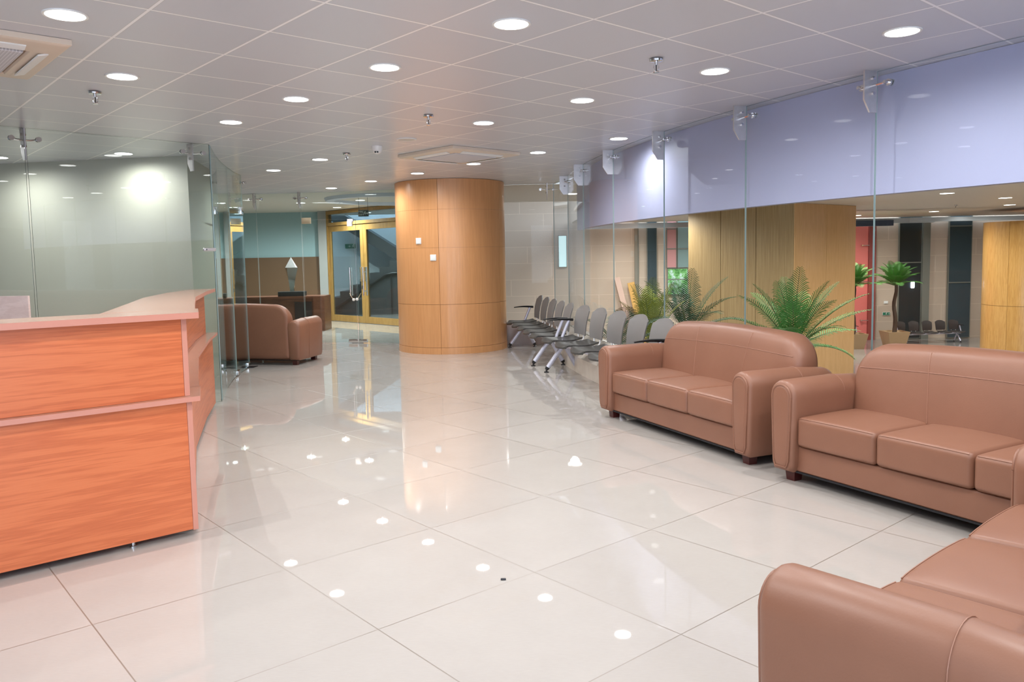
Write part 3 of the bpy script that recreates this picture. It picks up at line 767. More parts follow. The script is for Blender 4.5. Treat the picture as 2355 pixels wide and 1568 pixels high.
# ------------------------------------------------------------------ sofas
SL, SD = 2.085, .78
def sofa():
    r = thing('sofa', '', 'sofa', (0, 0, 0), 0, 'tan leather three-seat sofas')
    AW = .20
    # base apron
    b = B(); b.rbox(.15, SL-.15, .055, SD-.06, .072, .235, .012, 8); b.build('base', M['leather'], r)
    b = B(); b.box(.05, SL-.05, .05, SD-.05, .064, .0735)
    b.build('underside', M['underlining'], r)
    # arms
    def arm_outline(sx, ins, y):
        # sx = -1 for the arm at x = 0; outline in xz, wider at the top
        z0, z1 = .068+ins, .652-ins-.02*max(0, (y-.45)/.3)
        pts = []
        cxm = .103
        wt, wb = .103-ins, .088-ins
        rt = wt
        n = 14
        for i in range(n+1):
            t = PI*i/n
            pts.append((cxm+wt*math.cos(t), z1-rt+rt*math.sin(t)*1.0))
        pts += [(cxm-wt+.004, z1-rt-.15), (cxm-wb, z0+.04), (cxm-wb+.015, z0), (cxm+wb-.015, z0), (cxm+wb, z0+.04), (cxm+wt-.004, z1-rt-.15)]
        if sx > 0: pts = [(SL-p[0], p[1]) for p in pts][::-1]
        return [(p[0], y, p[1]) for p in pts]
    for sx in (-1, 1):
        b = B()
        ys = [(0., .028), (.004, .016), (.012, .007), (.03, 0), (.2, 0), (.3, 0), (.45, 0), (.6, 0), (SD-.06, 0), (SD-.025, .010), (SD-.008, .03)]
        rings = [arm_outline(sx, i_, y) for y, i_ in ys]
        if True: rings = [q[::-1] for q in rings]
        b.loft(rings)
        # seam across the arm
        sm = [(p[0], .46, p[2]) for p in arm_outline(sx, -.0015, .46)]
        sm = sm[1:-1] if sx < 0 else sm[1:-1]
        b.tube(sm+[sm[0]], .0018, 5, 1, caps=False)
        a_ = b.build('armrest', [M['leather'], M['seam']], r)
        b = B()
        out = arm_outline(sx, .036, 0); out = [p for p in out]
        fr = [[(p[0], y_, p[2]) for p in arm_outline(sx, ii, 0)] for ii, y_ in ((.034, .004), (.036, -.006), (.042, -.010), (.05, -.011))]
        b.loft([q for q in fr][::-1])
        b.tube([(p[0], -.002, p[2]) for p in arm_outline(sx, .030, 0)]+[(arm_outline(sx, .030, 0)[0][0], -.002, arm_outline(sx, .030, 0)[0][2])], .008, 8, 0, caps=False)
        b.build('arm_panel', M['leather'], a_)
    # seat cushions
    x0 = .199; w = (SL-2*x0)/3
    for k in range(3):
        xa, xb = x0+k*w+.001, x0+(k+1)*w-.001
        xm = (xa+xb)/2
        def puff(P, xm=xm, w=w):
            u = max(0, 1-((P.x-xm)/(w/2))**2); v = max(0, 1-((P.y-.34)/.32)**2)
            q = Vector(P)
            if P.z > .36: q.z += .020*(u**.5)*(v**.5)*min(1, (P.z-.36)/.05)
            if P.y < .12 and P.z > .25: q.y -= .012*u**.5
            return q
        b = B(); b.rbox(xa, xb, .028, .62, .238, .425, .030, 10, puff)
        b.tube([puff(Vector((xa+.02+(xb-xa-.04)*i/12, .037, .419))) for i in range(13)], .0025, 5, 1)
        b.build('seat_cushion', [M['leather'], M['seam']], r)
    # backrest
    x0b, x1b, z0b, z1b = .170, SL-.170, .09, .845
    ab = (x1b-x0b)/2; cxb = (x0b+x1b)/2
    def rr(d_, n=10):
        pts = []
        a1, zt, zb = ab-d_, z1b-d_, z0b+d_
        Rt, Rb = max(.20-d_, .02), max(.04-d_, .01)
        def cor(cx_, cz_, R_, t0):
            for i in range(n+1):
                t = t0+PI/2*i/n; pts.append([cx_+R_*math.cos(t), cz_+R_*math.sin(t)])
        cor(a1-Rb, zb+Rb, Rb, -PI/2); 
        cor(a1-Rt, zt-Rt, Rt, 0)
        m = 8
        p0 = pts[-1]; p1 = [-(a1-Rt), zt]
        for i in range(1, m): pts.append([p0[0]+(p1[0]-p0[0])*i/m, zt])
        cor(-(a1-Rt), zt-Rt, Rt, PI/2)
        cor(-(a1-Rb), zb+Rb, Rb, PI)
        return pts
    def arch(x, z): return z+.035*(1-(x/ab)**2)*max(0, (z-.3))/.55
    def yfront(d_, z): return SD-.255+.10*max(0, z-.35)/.5-.035*(1-math.exp(-max(d_, 0)/.07))
    rings = []
    for d_, yy in ((.30, SD-.004), (.06, SD-.004), (.025, SD-.008), (.006, SD-.022), (0, SD-.045)):
        rings.append([(cxb+p[0], yy, arch(p[0], p[1])) for p in rr(d_)])
    for d_ in (0, .008, .02, .04, .07, .11, .16, .22, .30, .355):
        rings.append([(cxb+p[0], (yfront(d_, p[1])+ (.07 if d_ == 0 else .035 if d_ == .008 else .014 if d_ == .02 else .004 if d_ == .04 else 0)), arch(p[0], p[1])) for p in rr(d_)])
    b = B(); b.loft(rings)
    for xs in (-ab/3.0, ab/3.0):
        pts = []
        for i in range(14):
            z = .42+(z1b-.006-.42)*i/13; x = xs*(1+.18*(i/13)); dd = min(z1b-z, ab-abs(x))
            ad = .07*max(0, 1-dd/.012) if dd < .012 else 0
            pts.append((cxb+x, yfront(dd, z)-.0005+ad+(.014 if dd < .02 else .004 if dd < .04 else 0), arch(x, z)))
        b.tube(pts, .0028, 5, 1)
    pts = []
    for i in range(21):
        x = -ab*.93+2*ab*.93*i/20; z = .70; dd = min(z1b-z, ab-abs(x))
        pts.append((cxb+x, yfront(dd, z)-.0005, arch(x, z)))
    b.tube(pts, .0022, 5, 1)
    b.build('backrest', [M['leather'], M['seam']], r)
    for x in (.12, SL-.12):
        for y in (.10, SD-.10):
            b = B()
            q0, q1 = .032, .038
            b.loft([[(x-q0, y-q0, 0), (x+q0, y-q0, 0), (x+q0, y+q0, 0), (x-q0, y+q0, 0)], [(x-q1, y-q1, .066), (x+q1, y-q1, .066), (x+q1, y+q1, .066), (x-q1, y+q1, .066)]], sm=False)
            b.build('leg', M['foot_wood'], r)
    return r
s1 = sofa()
s1['label'] = 'tan leather sofa beside the waiting benches, its front in full view'
s1.location = (.776, 7.226, 0); s1.rotation_euler.z = math.atan2(-.920, .391)
dup(s1, (1.653, 5.10, 0), math.atan2(-.879, .477), 'tan leather sofa at the right edge, behind the foreground sofa')
d3 = Vector((.757, .653)); p3 = Vector((.607, 1.97))+d3*SL
dup(s1, (p3.x, p3.y, 0), math.atan2(-d3.y, -d3.x), 'tan leather foreground sofa at the bottom right corner, seen from behind its arm')
c4, a4 = Vector((-2.985, 11.16)), math.radians(168.5)
lx = Vector((math.cos(a4), math.sin(a4))); ly = Vector((-lx.y, lx.x)); p4 = c4-ly*SD
dup(s1, (p4.x, p4.y, 0), a4, 'far tan leather sofa turned away, its back to the viewer, behind the left glass')

# ------------------------------------------------------------------ waiting benches
def bench(nseat, pitch, backmat='back_grey'):
    r = thing('waiting_bench', '', 'bench', (0, 0, 0), 0, 'grey beam seating benches')
    Lb = (nseat-1)*pitch
    b = B(); b.rbox(-.16, Lb+.16, -.005, .055, .325, .385, .006, 3); b.build('beam', M['white_metal'], r)
    for k in range(nseat):
        x = k*pitch
        # seat shell
        b = B(); ny, nx = 12, 8; top = []; bot = []
        for j in range(ny+1):
            v = j/ny; y = -.255+.46*v
            z = .425-.030*max(0, 1-v/.28)**2+.016*max(0, (v-.75)/.25)**2-.012*math.sin(PI*min(1, max(0, (v-.15)/.75)))
            w = .225*(1-.10*max(0, 1-v/.22)**2-.16*max(0, (v-.55)/.45))
            for i in range(nx+1):
                u = -1+2*i/nx; dzz = .010*u*u
                yy = y+(.05*u*u if v < .12 else 0)*(1-v/.12)
                top.append((x+w*u, yy, z+dzz)); bot.append((x+w*u*.985, yy, z+dzz-.020))
        q = lambda A, i, j: j*(nx+1)+i
        fs = [(q(0, i, j), q(0, i+1, j), q(0, i+1, j+1), q(0, i, j+1)) for j in range(ny) for i in range(nx)]
        b.add(top, fs, 0, True); b.add(bot, [f[::-1] for f in fs], 0, True)
        edge = [q(0, i, 0) for i in range(nx+1)]+[q(0, nx, j) for j in range(1, ny+1)]+[q(0, i, ny) for i in range(nx-1, -1, -1)]+[q(0, 0, j) for j in range(ny-1, 0, -1)]
        m_ = len(edge)
        b.add([bot[i] for i in edge]+[top[i] for i in edge], [(i, (i+1) % m_, m_+(i+1) % m_, m_+i) for i in range(m_)], 0, True)
        st = b.build('seat', M['seat_black'], r)
        b = B()
        for sx in (-.10, .10):
            b.tube([(x+sx, -.10, .392), (x+sx, .10, .392), (x+sx, .19, .390), (x+sx, .235, .402), (x+sx, .252, .430), (x+sx, .255, .50)], .010, 8)
        b.box(x-.11, x+.11, -.02, .07, .384, .392)
        b.build('seat_support', M['white_tube'], st)
        # back shell
        b = B(); nz = 12; fr = []; bk = []
        for j in range(nz+1):
            v = j/nz; z = .465+.372*v
            w = .205+.022*math.sin(PI*min(1, v*1.1)*.5)
            if v > .72: w = .227*math.sqrt(max(0, 1-((v-.72)/.28)**2.6*.62))
            if v < .12: w *= (1-.06*(1-v/.12))
            y = .248+.075*v-.02*math.sin(PI*v)
            for i in range(nx+1):
                u = -1+2*i/nx
                fr.append((x+w*u, y-.018*u*u, z-(.02*u*u if v > .85 else 0))); bk.append((x+w*u*.985, y-.018*u*u+.014, z-(.02*u*u if v > .85 else 0)))
        fs = [(q(0, i, j), q(0, i+1, j), q(0, i+1, j+1), q(0, i, j+1)) for j in range(nz) for i in range(nx)]
        b.add(fr, fs, 0, True); b.add(bk, [f[::-1] for f in fs], 0, True)
        edge = [q(0, i, 0) for i in range(nx+1)]+[q(0, nx, j) for j in range(1, nz+1)]+[q(0, i, nz) for i in range(nx-1, -1, -1)]+[q(0, 0, j) for j in range(nz-1, 0, -1)]
        m_ = len(edge)
        b.add([bk[i] for i in edge]+[fr[i] for i in edge], [(i, (i+1) % m_, m_+(i+1) % m_, m_+i) for i in range(m_)], 0, True)
        b.build('backrest', M[backmat], r)
    for x in (0, Lb):
        for y0, y1 in ((.015, -.195), (.035, .185)):
            b = B(); b.tube([(x, y0, .34), (x, y1, .062)], .029, 14); lg = b.build('leg', M['white_metal'], r)
            b = B(); dy = (y1-y0)/.278*.03
            b.tube([(x, y1, .064), (x, y1+dy*.9, .036)], [.030, .022], 12); b.lathe([(.032, 0), (.030, .010), (.010, .016), (.010, .045)], 16, mat=Matrix.Translation((x, y1+dy*.8, 0)))
            b.build('foot', M['black'], lg)
    for x in (-.205, Lb+.205):
        b = B(); b.tube([(x, .05, .37), (x, .16, .635)], .021, 12); b.tube([(x-(.1 if x > 0 else -.1), .03, .355), (x, .05, .372)], .016, 8); ps = b.build('armrest_post', M['white_metal'], r)
        b = B(); n = 10; rings = []
        for i in range(n+1):
            v = i/n; y = .215-.32*v; hw = .028*(1-.75*v**2.2)+.002; th = .020*(1-.75*v)+.003; z = .645+.010*math.sin(PI*v)-.004*v
            rings.append([(x-hw, y, z), (x-hw*.7, y, z+th*.5), (x+hw*.7, y, z+th*.5), (x+hw, y, z), (x+hw*.6, y, z-th), (x-hw*.6, y, z-th)])
        b.loft([q_[::-1] for q_ in rings] if False else rings); b.build('armrest', M['black'], ps)
    return r
bA = bench(5, .57)
bA['label'] = 'far grey five-seat waiting bench right of the wood column'
bA.location = (.170, 12.94, 0); bA.rotation_euler.z = math.atan2(-.990, .139)
c = dup(bA, (.632, 10.075, 0), math.atan2(-.972, .235), 'nearer grey five-seat waiting bench, partly hidden by the sofa')
c.scale = (1.06, 1, 1)
c = bC = bench(5, .595, 'back_dark'); c.location = (13.98, 28.35, LOW); c.rotation_euler.z = math.radians(8); c['label'] = 'distant dark bench of five seats beyond the glass, right of the potted palm'
c.scale = (.88, .88, .95)
c = dup(bC, (10.32, 29.0, LOW), math.radians(0), 'distant bench beside the red wall, partly behind the wood pillar')
c.scale = (.88, .88, .95)

# ------------------------------------------------------------------ palms
def frond(b, base, az, length, rise, droop, nl, ll, w=.020, twist=0.):
    """feather leaf as geometry: rib tube + folded leaflets"""
    pts = []; P = Vector(base); e = rise; n = 12
    pts.append(P.copy())
    for i in range(n):
        dv = Vector((math.cos(az)*math.cos(e), math.sin(az)*math.cos(e), math.sin(e)))
        P = P+dv*length/n; pts.append(P.copy()); e -= droop/n*(.4+1.2*i/n)
    b.tube(pts, [.010*(1-.85*i/n)+.0015 for i in range(n+1)], 5, 1)
    side = Vector((-math.sin(az), math.cos(az), 0))
    nl = int(nl*1.15)
    for k in range(nl):
        t = .16+.84*(k+.5)/nl; f_ = t*n; i = min(n-1, int(f_)); q = pts[i].lerp(pts[i+1], f_-i)
        tn = (pts[i+1]-pts[i]).normalized(); nrm = side.cross(tn).normalized()*(-1)
        if nrm.z < 0: nrm = -nrm
        L = ll*(math.sin(PI*min(1, .18+.80*t))**.7)*random.uniform(.88, 1.08)
        for sg in (-1, 1):
            dr = (side*sg*.95+tn*(.50+.45*t)+nrm*.22).normalized()
            wd = tn*w*(.6+.6*math.sin(PI*t))
            a0 = q; m1 = q+dr*L*.45; m2 = q+dr*L*.8-Vector((0, 0, L*.07)); tip = q+dr*L-Vector((0, 0, L*.22))
            b.add([a0-wd*.3, a0+wd*.3, m1-wd*.5, m1+wd*.5, m2-wd*.33, m2+wd*.33, tip], [(0, 1, 3, 2), (2, 3, 5, 4), (4, 5, 6)], 0, True)
def palm(name, label, x, y, z, leafm, specs, stems=3, hs=1.2, pot=None, trunk=None, group='potted palms beyond the glass'):
    r = thing(name, label, 'palm', (x, y, z), 0, group)
    top = 0.
    if pot:
        w0, w1, h = pot
        b = B()
        sq = lambda q, zz: [(-q, -q, zz), (q, -q, zz), (q, q, zz), (-q, q, zz)]
        b.loft([sq(w0, 0), sq(w1, h), sq(w1-.03, h), sq(w1-.04, h-.05)], sm=False); b.build('pot', M['pot'], r); top = h-.05
    if trunk:
        b = B(); n = 14
        b.tube([(.03*math.sin(i*.6), .02*math.sin(i*.9), top-.02+(trunk-top+.02)*i/n) for i in range(n+1)], [.075*(1-.35*i/n)*(1+.06*(i % 2)) for i in range(n+1)], 10); b.build('trunk', M['trunk'], r)
    else:
        for k in range(stems):
            t = 2*PI*k/stems; b = B(); b.tube([(.10*math.cos(t), .10*math.sin(t), top-.02), (.13*math.cos(t), .13*math.sin(t), hs*.6), (.10*math.cos(t), .10*math.sin(t), hs)], [.03, .024, .018], 8); b.build('stem', M['stem'], r)
    for (az, ln, ri, dr, nl, ll) in specs:
        b = B(); t = math.radians(az)
        frond(b, (.05*math.cos(t), .05*math.sin(t), (trunk if trunk else hs)-.02), t, ln, math.radians(ri), math.radians(dr), nl, ll)
        b.build('frond', [M[leafm], M['rib']], r)
    return r
palm('areca_palm', 'large green palm behind the sofas before the fluted wood pillar', 4.88, 13.8, LOW, 'leaf',
     [(270, 1.42, 85, 15, 27, .34), (180, 1.3, 70, 30, 26, .34), (0, 1.35, 68, 32, 26, .34), (200, 1.45, 55, 40, 26, .34), (340, 1.5, 52, 38, 26, .34), (225, 1.3, 76, 32, 26, .34), (315, 1.3, 75, 32, 26, .34),
      (190, 1.35, 38, 40, 25, .32), (350, 1.4, 40, 35, 25, .32), (250, 1.3, 60, 50, 26, .34), (290, 1.3, 60, 50, 26, .34), (170, 1.2, 25, 45, 23, .30), (10, 1.25, 26, 42, 23, .30), (90, 1.3, 78, 25, 23, .33),
      (240, 1.1, 42, 60, 24, .31), (300, 1.1, 42, 60, 24, .31), (120, 1.3, 60, 40, 22, .33), (60, 1.3, 60, 40, 22, .33), (185, 1.0, 8, 55, 34, .28), (355, 1.05, 8, 60, 34, .28), (270, 1.0, 30, 70, 23, .3)], 5, 1.72, (.24, .30, .5))
palm('areca_palm', 'yellowish green palm fan behind the nearer bench', 2.62, 15.0, LOW, 'leaf_yellow',
     [(270, 1.35, 86, 14, 27, .33), (180, 1.25, 82, 22, 26, .32), (0, 1.25, 82, 22, 26, .32), (225, 1.3, 80, 28, 26, .34), (315, 1.3, 80, 28, 26, .34), (90, 1.2, 80, 20, 34, .32),
      (200, 1.1, 70, 40, 24, .30), (340, 1.1, 70, 40, 24, .30), (250, 1.2, 74, 40, 25, .32), (290, 1.2, 74, 40, 25, .32)], 4, 1.62, (.24, .30, .5))
palm('areca_palm', 'dark green palm just left of the fluted wood pillar', 3.62, 16.4, LOW, 'leaf_dark',
     [(270, 1.4, 82, 25, 25, .33), (180, 1.4, 66, 40, 25, .33), (0, 1.4, 68, 36, 25, .33), (215, 1.4, 54, 50, 25, .33), (320, 1.3, 56, 55, 25, .33), (190, 1.3, 36, 50, 24, .31), (250, 1.2, 50, 60, 25, .32),
      (100, 1.3, 72, 35, 30, .34), (290, 1.3, 44, 65, 24, .31), (205, 1.2, 16, 50, 23, .3), (235, 1.3, 70, 40, 25, .33), (350, 1.2, 30, 50, 23, .3), (270, 1.1, 25, 60, 23, .3)], 4, 1.75, (.24, .30, .5))
palm('areca_palm', 'low dark palm with a few yellow fronds behind the middle bench seats', 1.98, 14.4, LOW, 'leaf_dark',
     [(270, 1.1, 75, 60, 26, .34), (180, 1.1, 62, 70, 26, .34), (0, 1.1, 60, 70, 26, .34), (215, 1.1, 45, 80, 26, .34), (330, 1.1, 45, 80, 26, .34), (250, 1.0, 35, 80, 24, .32), (90, 1.0, 60, 60, 20, .32)], 3, 1.62, (.22, .28, .5))
TP = [(13.4*k+random.uniform(-6, 6), random.uniform(.80, .95), (82, 64, 44, 20)[k % 4], random.uniform(35, 60), 28, .27) for k in range(27)]
palm('tall_palm', 'tall single-trunk palm in a tan square pot, before the stone strip', 13.42, 27.9, LOW, 'leaf', TP, pot=(.27, .38, .52), trunk=2.15)
palm('tall_palm', 'tall palm half hidden behind the fluted wood pillar', 11.75, 27.4, LOW, 'leaf', [(a_+7, l_, ri, dr, n_, q_) for a_, l_, ri, dr, n_, q_ in TP], pot=(.27, .38, .52), trunk=2.15)

# ------------------------------------------------------------------ lower hall
r = thing('square_pillar', 'square pillar clad in striped tan veneer behind the right glass', 'pillar', (7.02, 19.83, LOW), math.radians(38.9), kind='thing')
b = B(); b.box(0, 2.94, 0, 3.25, 0, 4.56)
b.build('core', M['groove'], r)
b = B()
for k in range(3): b.box(-.02, 0, .005+k*1.09, .005+k*1.09+1.075, 0, 4.56)
b.build('left_face', M['fluted'], r)
b = B()
for k in range(2): b.box(-.02+k*1.485, -.02+k*1.485+1.475, -.02, 0, 0, 4.56)
b.build('right_face', wood('tan_plain_veneer', (.62, .36, .15, 1), (.67, .40, .175, 1), (.71, .43, .20, 1), (4, 4, .3), .35), r)
r = thing('round_column', 'yellow oak round column at the right edge beyond the glass', 'column', (16.55, 25.3, LOW), 0, kind='thing')
b = B(); b.lathe([(1.40, 0), (1.40, 4.17)], 64); b.build('core', M['groove'], r)
b = B(); CRs = CR
for k in range(6):
    a0 = math.radians(-151+k*60)
    for z0, z1 in ((0, 1.55), (1.56, 4.17)): patch(b, a0+.003, a0+math.radians(60)-.003, z0, z1, 1.42)
for i_ in range(len(b.f)): b.sm[i_] = True
b.build('veneer_panels', M['oak'], r)
b = B(); b.box(-1.6, 26, 30.0, 30.2, LOW, 4.4)
struct(b, 'wall_stone', M['stone'], 'beige stone block wall at the back of the lower hall', 'wall')
# header rails
b = B(); b.box(2.3, 12.9, 24.4, 24.6, 2.27, 2.42); struct(b, 'trim_4', M['silver'], 'silver header rail over the palms left of the pillar', 'trim')
b = B(); b.box(12.0, 24, 24.0, 24.15, 2.285, 2.41); struct(b, 'trim_5', M['silver'], 'silver header rail in front of the yellow oak column', 'trim')
b = B(); b.box(9.6, 11.55, 24.2, 24.5, 2.19, 2.36); struct(b, 'trim_6', M['navy'], 'dark navy header block beside the fluted pillar', 'trim')
r = thing('red_wall_panel', 'tall red panel with glass bolts beside the fluted pillar', 'wall panel', (0, 29.92, LOW), 0)
b = B(); b.box(9.5, 13.35, 0, .07, 0, 4.3); b.build('panel', M['red'], r)
b = B(); b.box(13.36, 13.62, -.06, .07, 0, 4.3); b.build('edge_post', plain('dark_red_post', (.30, .06, .05, 1), .5), r)
for z in (.75, 2.2, 2.45, 3.55):
    b = B(); b.tube([(13.1, 0, z), (13.1, -.10, z)], .03, 8); b.tube([(13.1, -.08, z), (13.36, -.08, z)], .014, 6); b.build('glass_bolt', M['chrome'], r)
def window(x0, x1, z0, z1, m, label, y=29.90, rails=()):
    PANE[0] += 1
    r = thing('window_%d' % PANE[0], label, 'window', (0, y, 0), 0, kind='structure')
    b = B(); b.box(x0+.02, x1-.02, .02, .08, z0+.02, z1-.02); b.build('pane', M[m], r)
    b = B()
    for xa, xb, za, zb in ((x0, x0+.02, z0, z1), (x1-.02, x1, z0, z1), (x0+.02, x1-.02, z0, z0+.02), (x0+.02, x1-.02, z1-.02, z1)): b.box(xa, xb, 0, .09, za, zb)
    for z in rails: b.box(x0+.02, x1-.02, -.01, .02, z-.02, z+.02)
    b.build('frame', M['grey_green'], r)
    return r
window(14.50, 15.36, LOW+.02, 4.2, 'dark_glass', 'tall dark window behind the tall potted palm', rails=(.98,))
b = B(); b.box(15.37, 15.64, 29.86, 29.995, LOW, 4.2); struct(b, 'trim_7', M['grey_green'], 'grey green jamb right of the tall dark window', 'trim')
window(16.36, 17.22, LOW+.02, 4.2, 'blue_glass', 'tall blue-grey window left of the yellow oak column', rails=(.2, 2.3))
window(1.78, 2.10, 1.05, 2.24, 'daylight_pane', 'small bright daylit window in the stone wall left of the fascia end')
window(4.63, 4.78, LOW+.3, 2.9, 'grey_green', 'narrow dark slit window in the stone wall above the leaning boards')
window(5.09, 5.46, LOW+.3, 2.9, 'blue_glass', 'grey glass window strip in the stone wall behind the yellow palm')
window(5.82, 6.20, .95, 2.9, 'pink', 'pink lit window left of the fluted pillar', rails=(1.66, 2.4))
window(6.22, 7.4, .95, 2.9, 'teal_pane', 'pale teal window beside the fluted pillar', rails=(1.66,))
window(5.85, 6.62, -.05, .93, 'garden', 'window with a view of green garden behind the dark palm', rails=(.52,))
r = thing('leaning_board', 'pale pinkish board leaning on the stone wall behind the palms', 'board', (4.55, 29.55, LOW), 0)
b = B(); b.box(-.10, .10, -.04, .04, 0, 2.62, mat=Matrix.Rotation(-.235, 4, 'Y') @ Matrix.Rotation(-.10, 4, 'X')); b.build('board', plain('pale_board', (.62, .44, .36, 1), .5), r)
r = thing('leaning_board', 'yellow board leaning right of the pale board', 'board', (4.93, 29.55, LOW), 0)
b = B(); b.box(-.13, .13, -.03, .03, 0, 2.40, mat=Matrix.Rotation(-.20, 4, 'Y') @ Matrix.Rotation(-.10, 4, 'X')); b.build('board', plain('yellow_board', (.62, .36, .10, 1), .5), r)
r = thing('notice', 'small white notice on the stone strip beside the tall palm', 'notice', (14.08, 29.99, -.50))
b = B(); b.rbox(-.075, .075, -.02, 0, -.05, .05, .004, 2); b.build('plate', M['sign_white'], r)
def man(b, x, z, s, mi=0):     # running figure of an exit pictogram
    b.lathe([(.018*s, -.002), (.018*s, .002)], 12, mi, Matrix.Translation((x+.01*s, 0, z+.075*s)) @ Matrix.Rotation(PI/2, 4, 'X'))
    for p in (((0, .055), (-.012, 0)), ((-.012, 0), (.022, -.022)), ((.022, -.022), (.012, -.060)), ((-.012, 0), (-.040, -.030)), ((-.040, -.030), (-.065, -.030)),
              ((0, .05), (.035, .030)), ((0, .05), (-.035, .040)), ((-.035, .04), (-.045, .012))):
        b.tube([(x+p[0][0]*s, 0, z+p[0][1]*s), (x+p[1][0]*s, 0, z+p[1][1]*s)], .0085*s, 6, mi)
def arrow(b, x, z, s, d_=1, mi=0):
    b.box(x-.035*s, x+.035*s, -.002, .002, z-.008*s, z+.008*s, mi)
    b.tube([(x+d_*.012*s, 0, z+.032*s), (x+d_*.042*s, 0, z), (x+d_*.012*s, 0, z-.032*s)], .008*s, 6, mi)
def exit_sign(label, x, y, z, w, h, d_=1, lay=0):
    r = thing('exit_sign', label, 'exit sign', (x, y, z))
    b = B(); b.rbox(-w/2, w/2, 0, .02, -h/2, h/2, .004, 2); b.build('board', M['green_sign'], r)
    b = B()
    for xa, xb, za, zb in ((-w/2, w/2, h/2, h/2+.008), (-w/2, w/2, -h/2-.008, -h/2), (-w/2-.008, -w/2, -h/2-.008, h/2+.008), (w/2, w/2+.008, -h/2-.008, h/2+.008)): b.box(xa, xb, -.003, .02, za, zb)
    b.build('frame', M['sign_white'], r)
    b = B(); man(b, -d_*w*.0 if lay else d_*w*.30, 0, h*5.2); b.build('pictogram', M['sign_white'], r)
    b = B(); arrow(b, d_*w*.33 if lay else -d_*w*.12, 0, h*6, d_); b.build('arrow', M['sign_white'], r)
    for ch in r.children:
        if ch.name.split('.')[0] in ('pictogram', 'arrow'): ch.location = (0, -.003, 0)
    return r
exit_sign('small green exit sign low on the stone strip by the palm trunk', 14.10, 29.97, -.93, .27, .105, 1, 1)
r = thing('window_glow', 'small glowing white spot in the tall dark window', 'lamp', (15.02, 29.86, .14))  # bright spot in the dark glass, built as a glowing box
b = B(); b.rbox(-.06, .06, -.02, .05, -.12, .12, .03, 3); b.build('glow_body', emit('cool_white_glow', (.75, .85, 1, 1), 8), r)
b = B(); b.box(-.075, .075, .045, .06, -.14, .14); b.build('back_plate', M['dark_metal'], r)

# ------------------------------------------------------------------ back hall beyond the glass doors
DB = Vector((-4.459, 19.575)); DU = Vector((.691, -.723)); DAZ = math.atan2(-.723, .691)
r = thing('door_4', 'yellow oak double door with glass leaves at the end of the back hall', 'door', (DB.x, DB.y, 0), DAZ, kind='structure')
b = B(); b.box(0, .085, -.05, .08, 0, 2.655); b.box(3.10, 3.185, -.05, .08, 0, 2.655); b.box(.085, 3.10, -.05, .08, 2.575, 2.655); b.box(.085, 3.10, -.05, .08, 2.30, 2.375)
b.build('frame', M['frame_oak'], r)
b = B(); b.box(.085, 3.10, .005, .02, 2.375, 2.575); b.build('transom_pane', M['door_glass'], r)
for u0, u1, hx in ((.09, 1.585, 1.50), (1.592, 3.095, 1.70)):
    b = B(); w = .125
    b.box(u0, u0+w if u0 > 1 else u0+.10, -.02, .03, .01, 2.295); b.box(u1-w, u1, -.02, .03, .01, 2.295)
    ul, ur = (u0+w if u0 > 1 else u0+.10), u1-w
    b.box(ul, ur, -.02, .03, .01, .16); b.box(ul, ur, -.02, .03, 2.16, 2.295)
    lf = b.build('door_leaf', M['frame_oak'], r)
    b = B(); b.box(ul, ur, 0, .01, .16, 2.16); b.build('pane', M['door_glass'], lf)
    b = B(); b.tube([(hx, -.02, 1.30), (hx, -.07, 1.30), (hx, -.07, .98), (hx, -.02, .98)], .012, 8); b.build('handle', M['chrome'], lf)
    if hx < 1.6:
        b = B(); b.rbox(hx-.02, hx+.02, -.028, -.02, .80, .88, .003, 2); b.build('lock_plate', M['chrome'], lf)
r = thing('staircase', 'dim stair flight with a dark handrail behind the oak door', 'staircase', (0, 21.4, 0))
m = Matrix.Rotation(PI/2, 4, 'X')
b = B(); st = [(-5.6, 0)]
for k in range(9): st += [(-5.4+.27*k, .0+.16*k), (-5.4+.27*k, .16+.16*k)]
st += [(-1.75, 1.44), (-1.75, 0)]
b.prism(ccw(st), -1.1, 0, mat=m); b.build('flight', M['stair_dark'], r)
b = B(); b.prism(ccw([(-5.2, 2.62), (-4.6, 2.62), (-1.75, .75), (-1.75, .45)]), -1.1, -.3, mat=Matrix.Translation((0, 0, .15)) @ m); b.build('soffit', M['stair_dark'], r)
b = B(); b.tube([(-4.95, -.05, .05), (-3.35, -.05, 1.06), (-3.15, -.05, 1.10), (-1.8, -.05, 1.10)], .035, 10)
for x, z0, z1 in ((-4.6, 0, .27), (-3.9, 0, .7), (-3.2, 0, 1.1), (-2.4, 0, 1.1)): b.tube([(x, -.05, z0), (x, -.05, z1)], .012, 6)
b.build('handrail', M['black'], r)
exit_sign('green exit sign seen through the left oak door leaf', -4.50, 22.56, 1.86, .30, .13, 1)
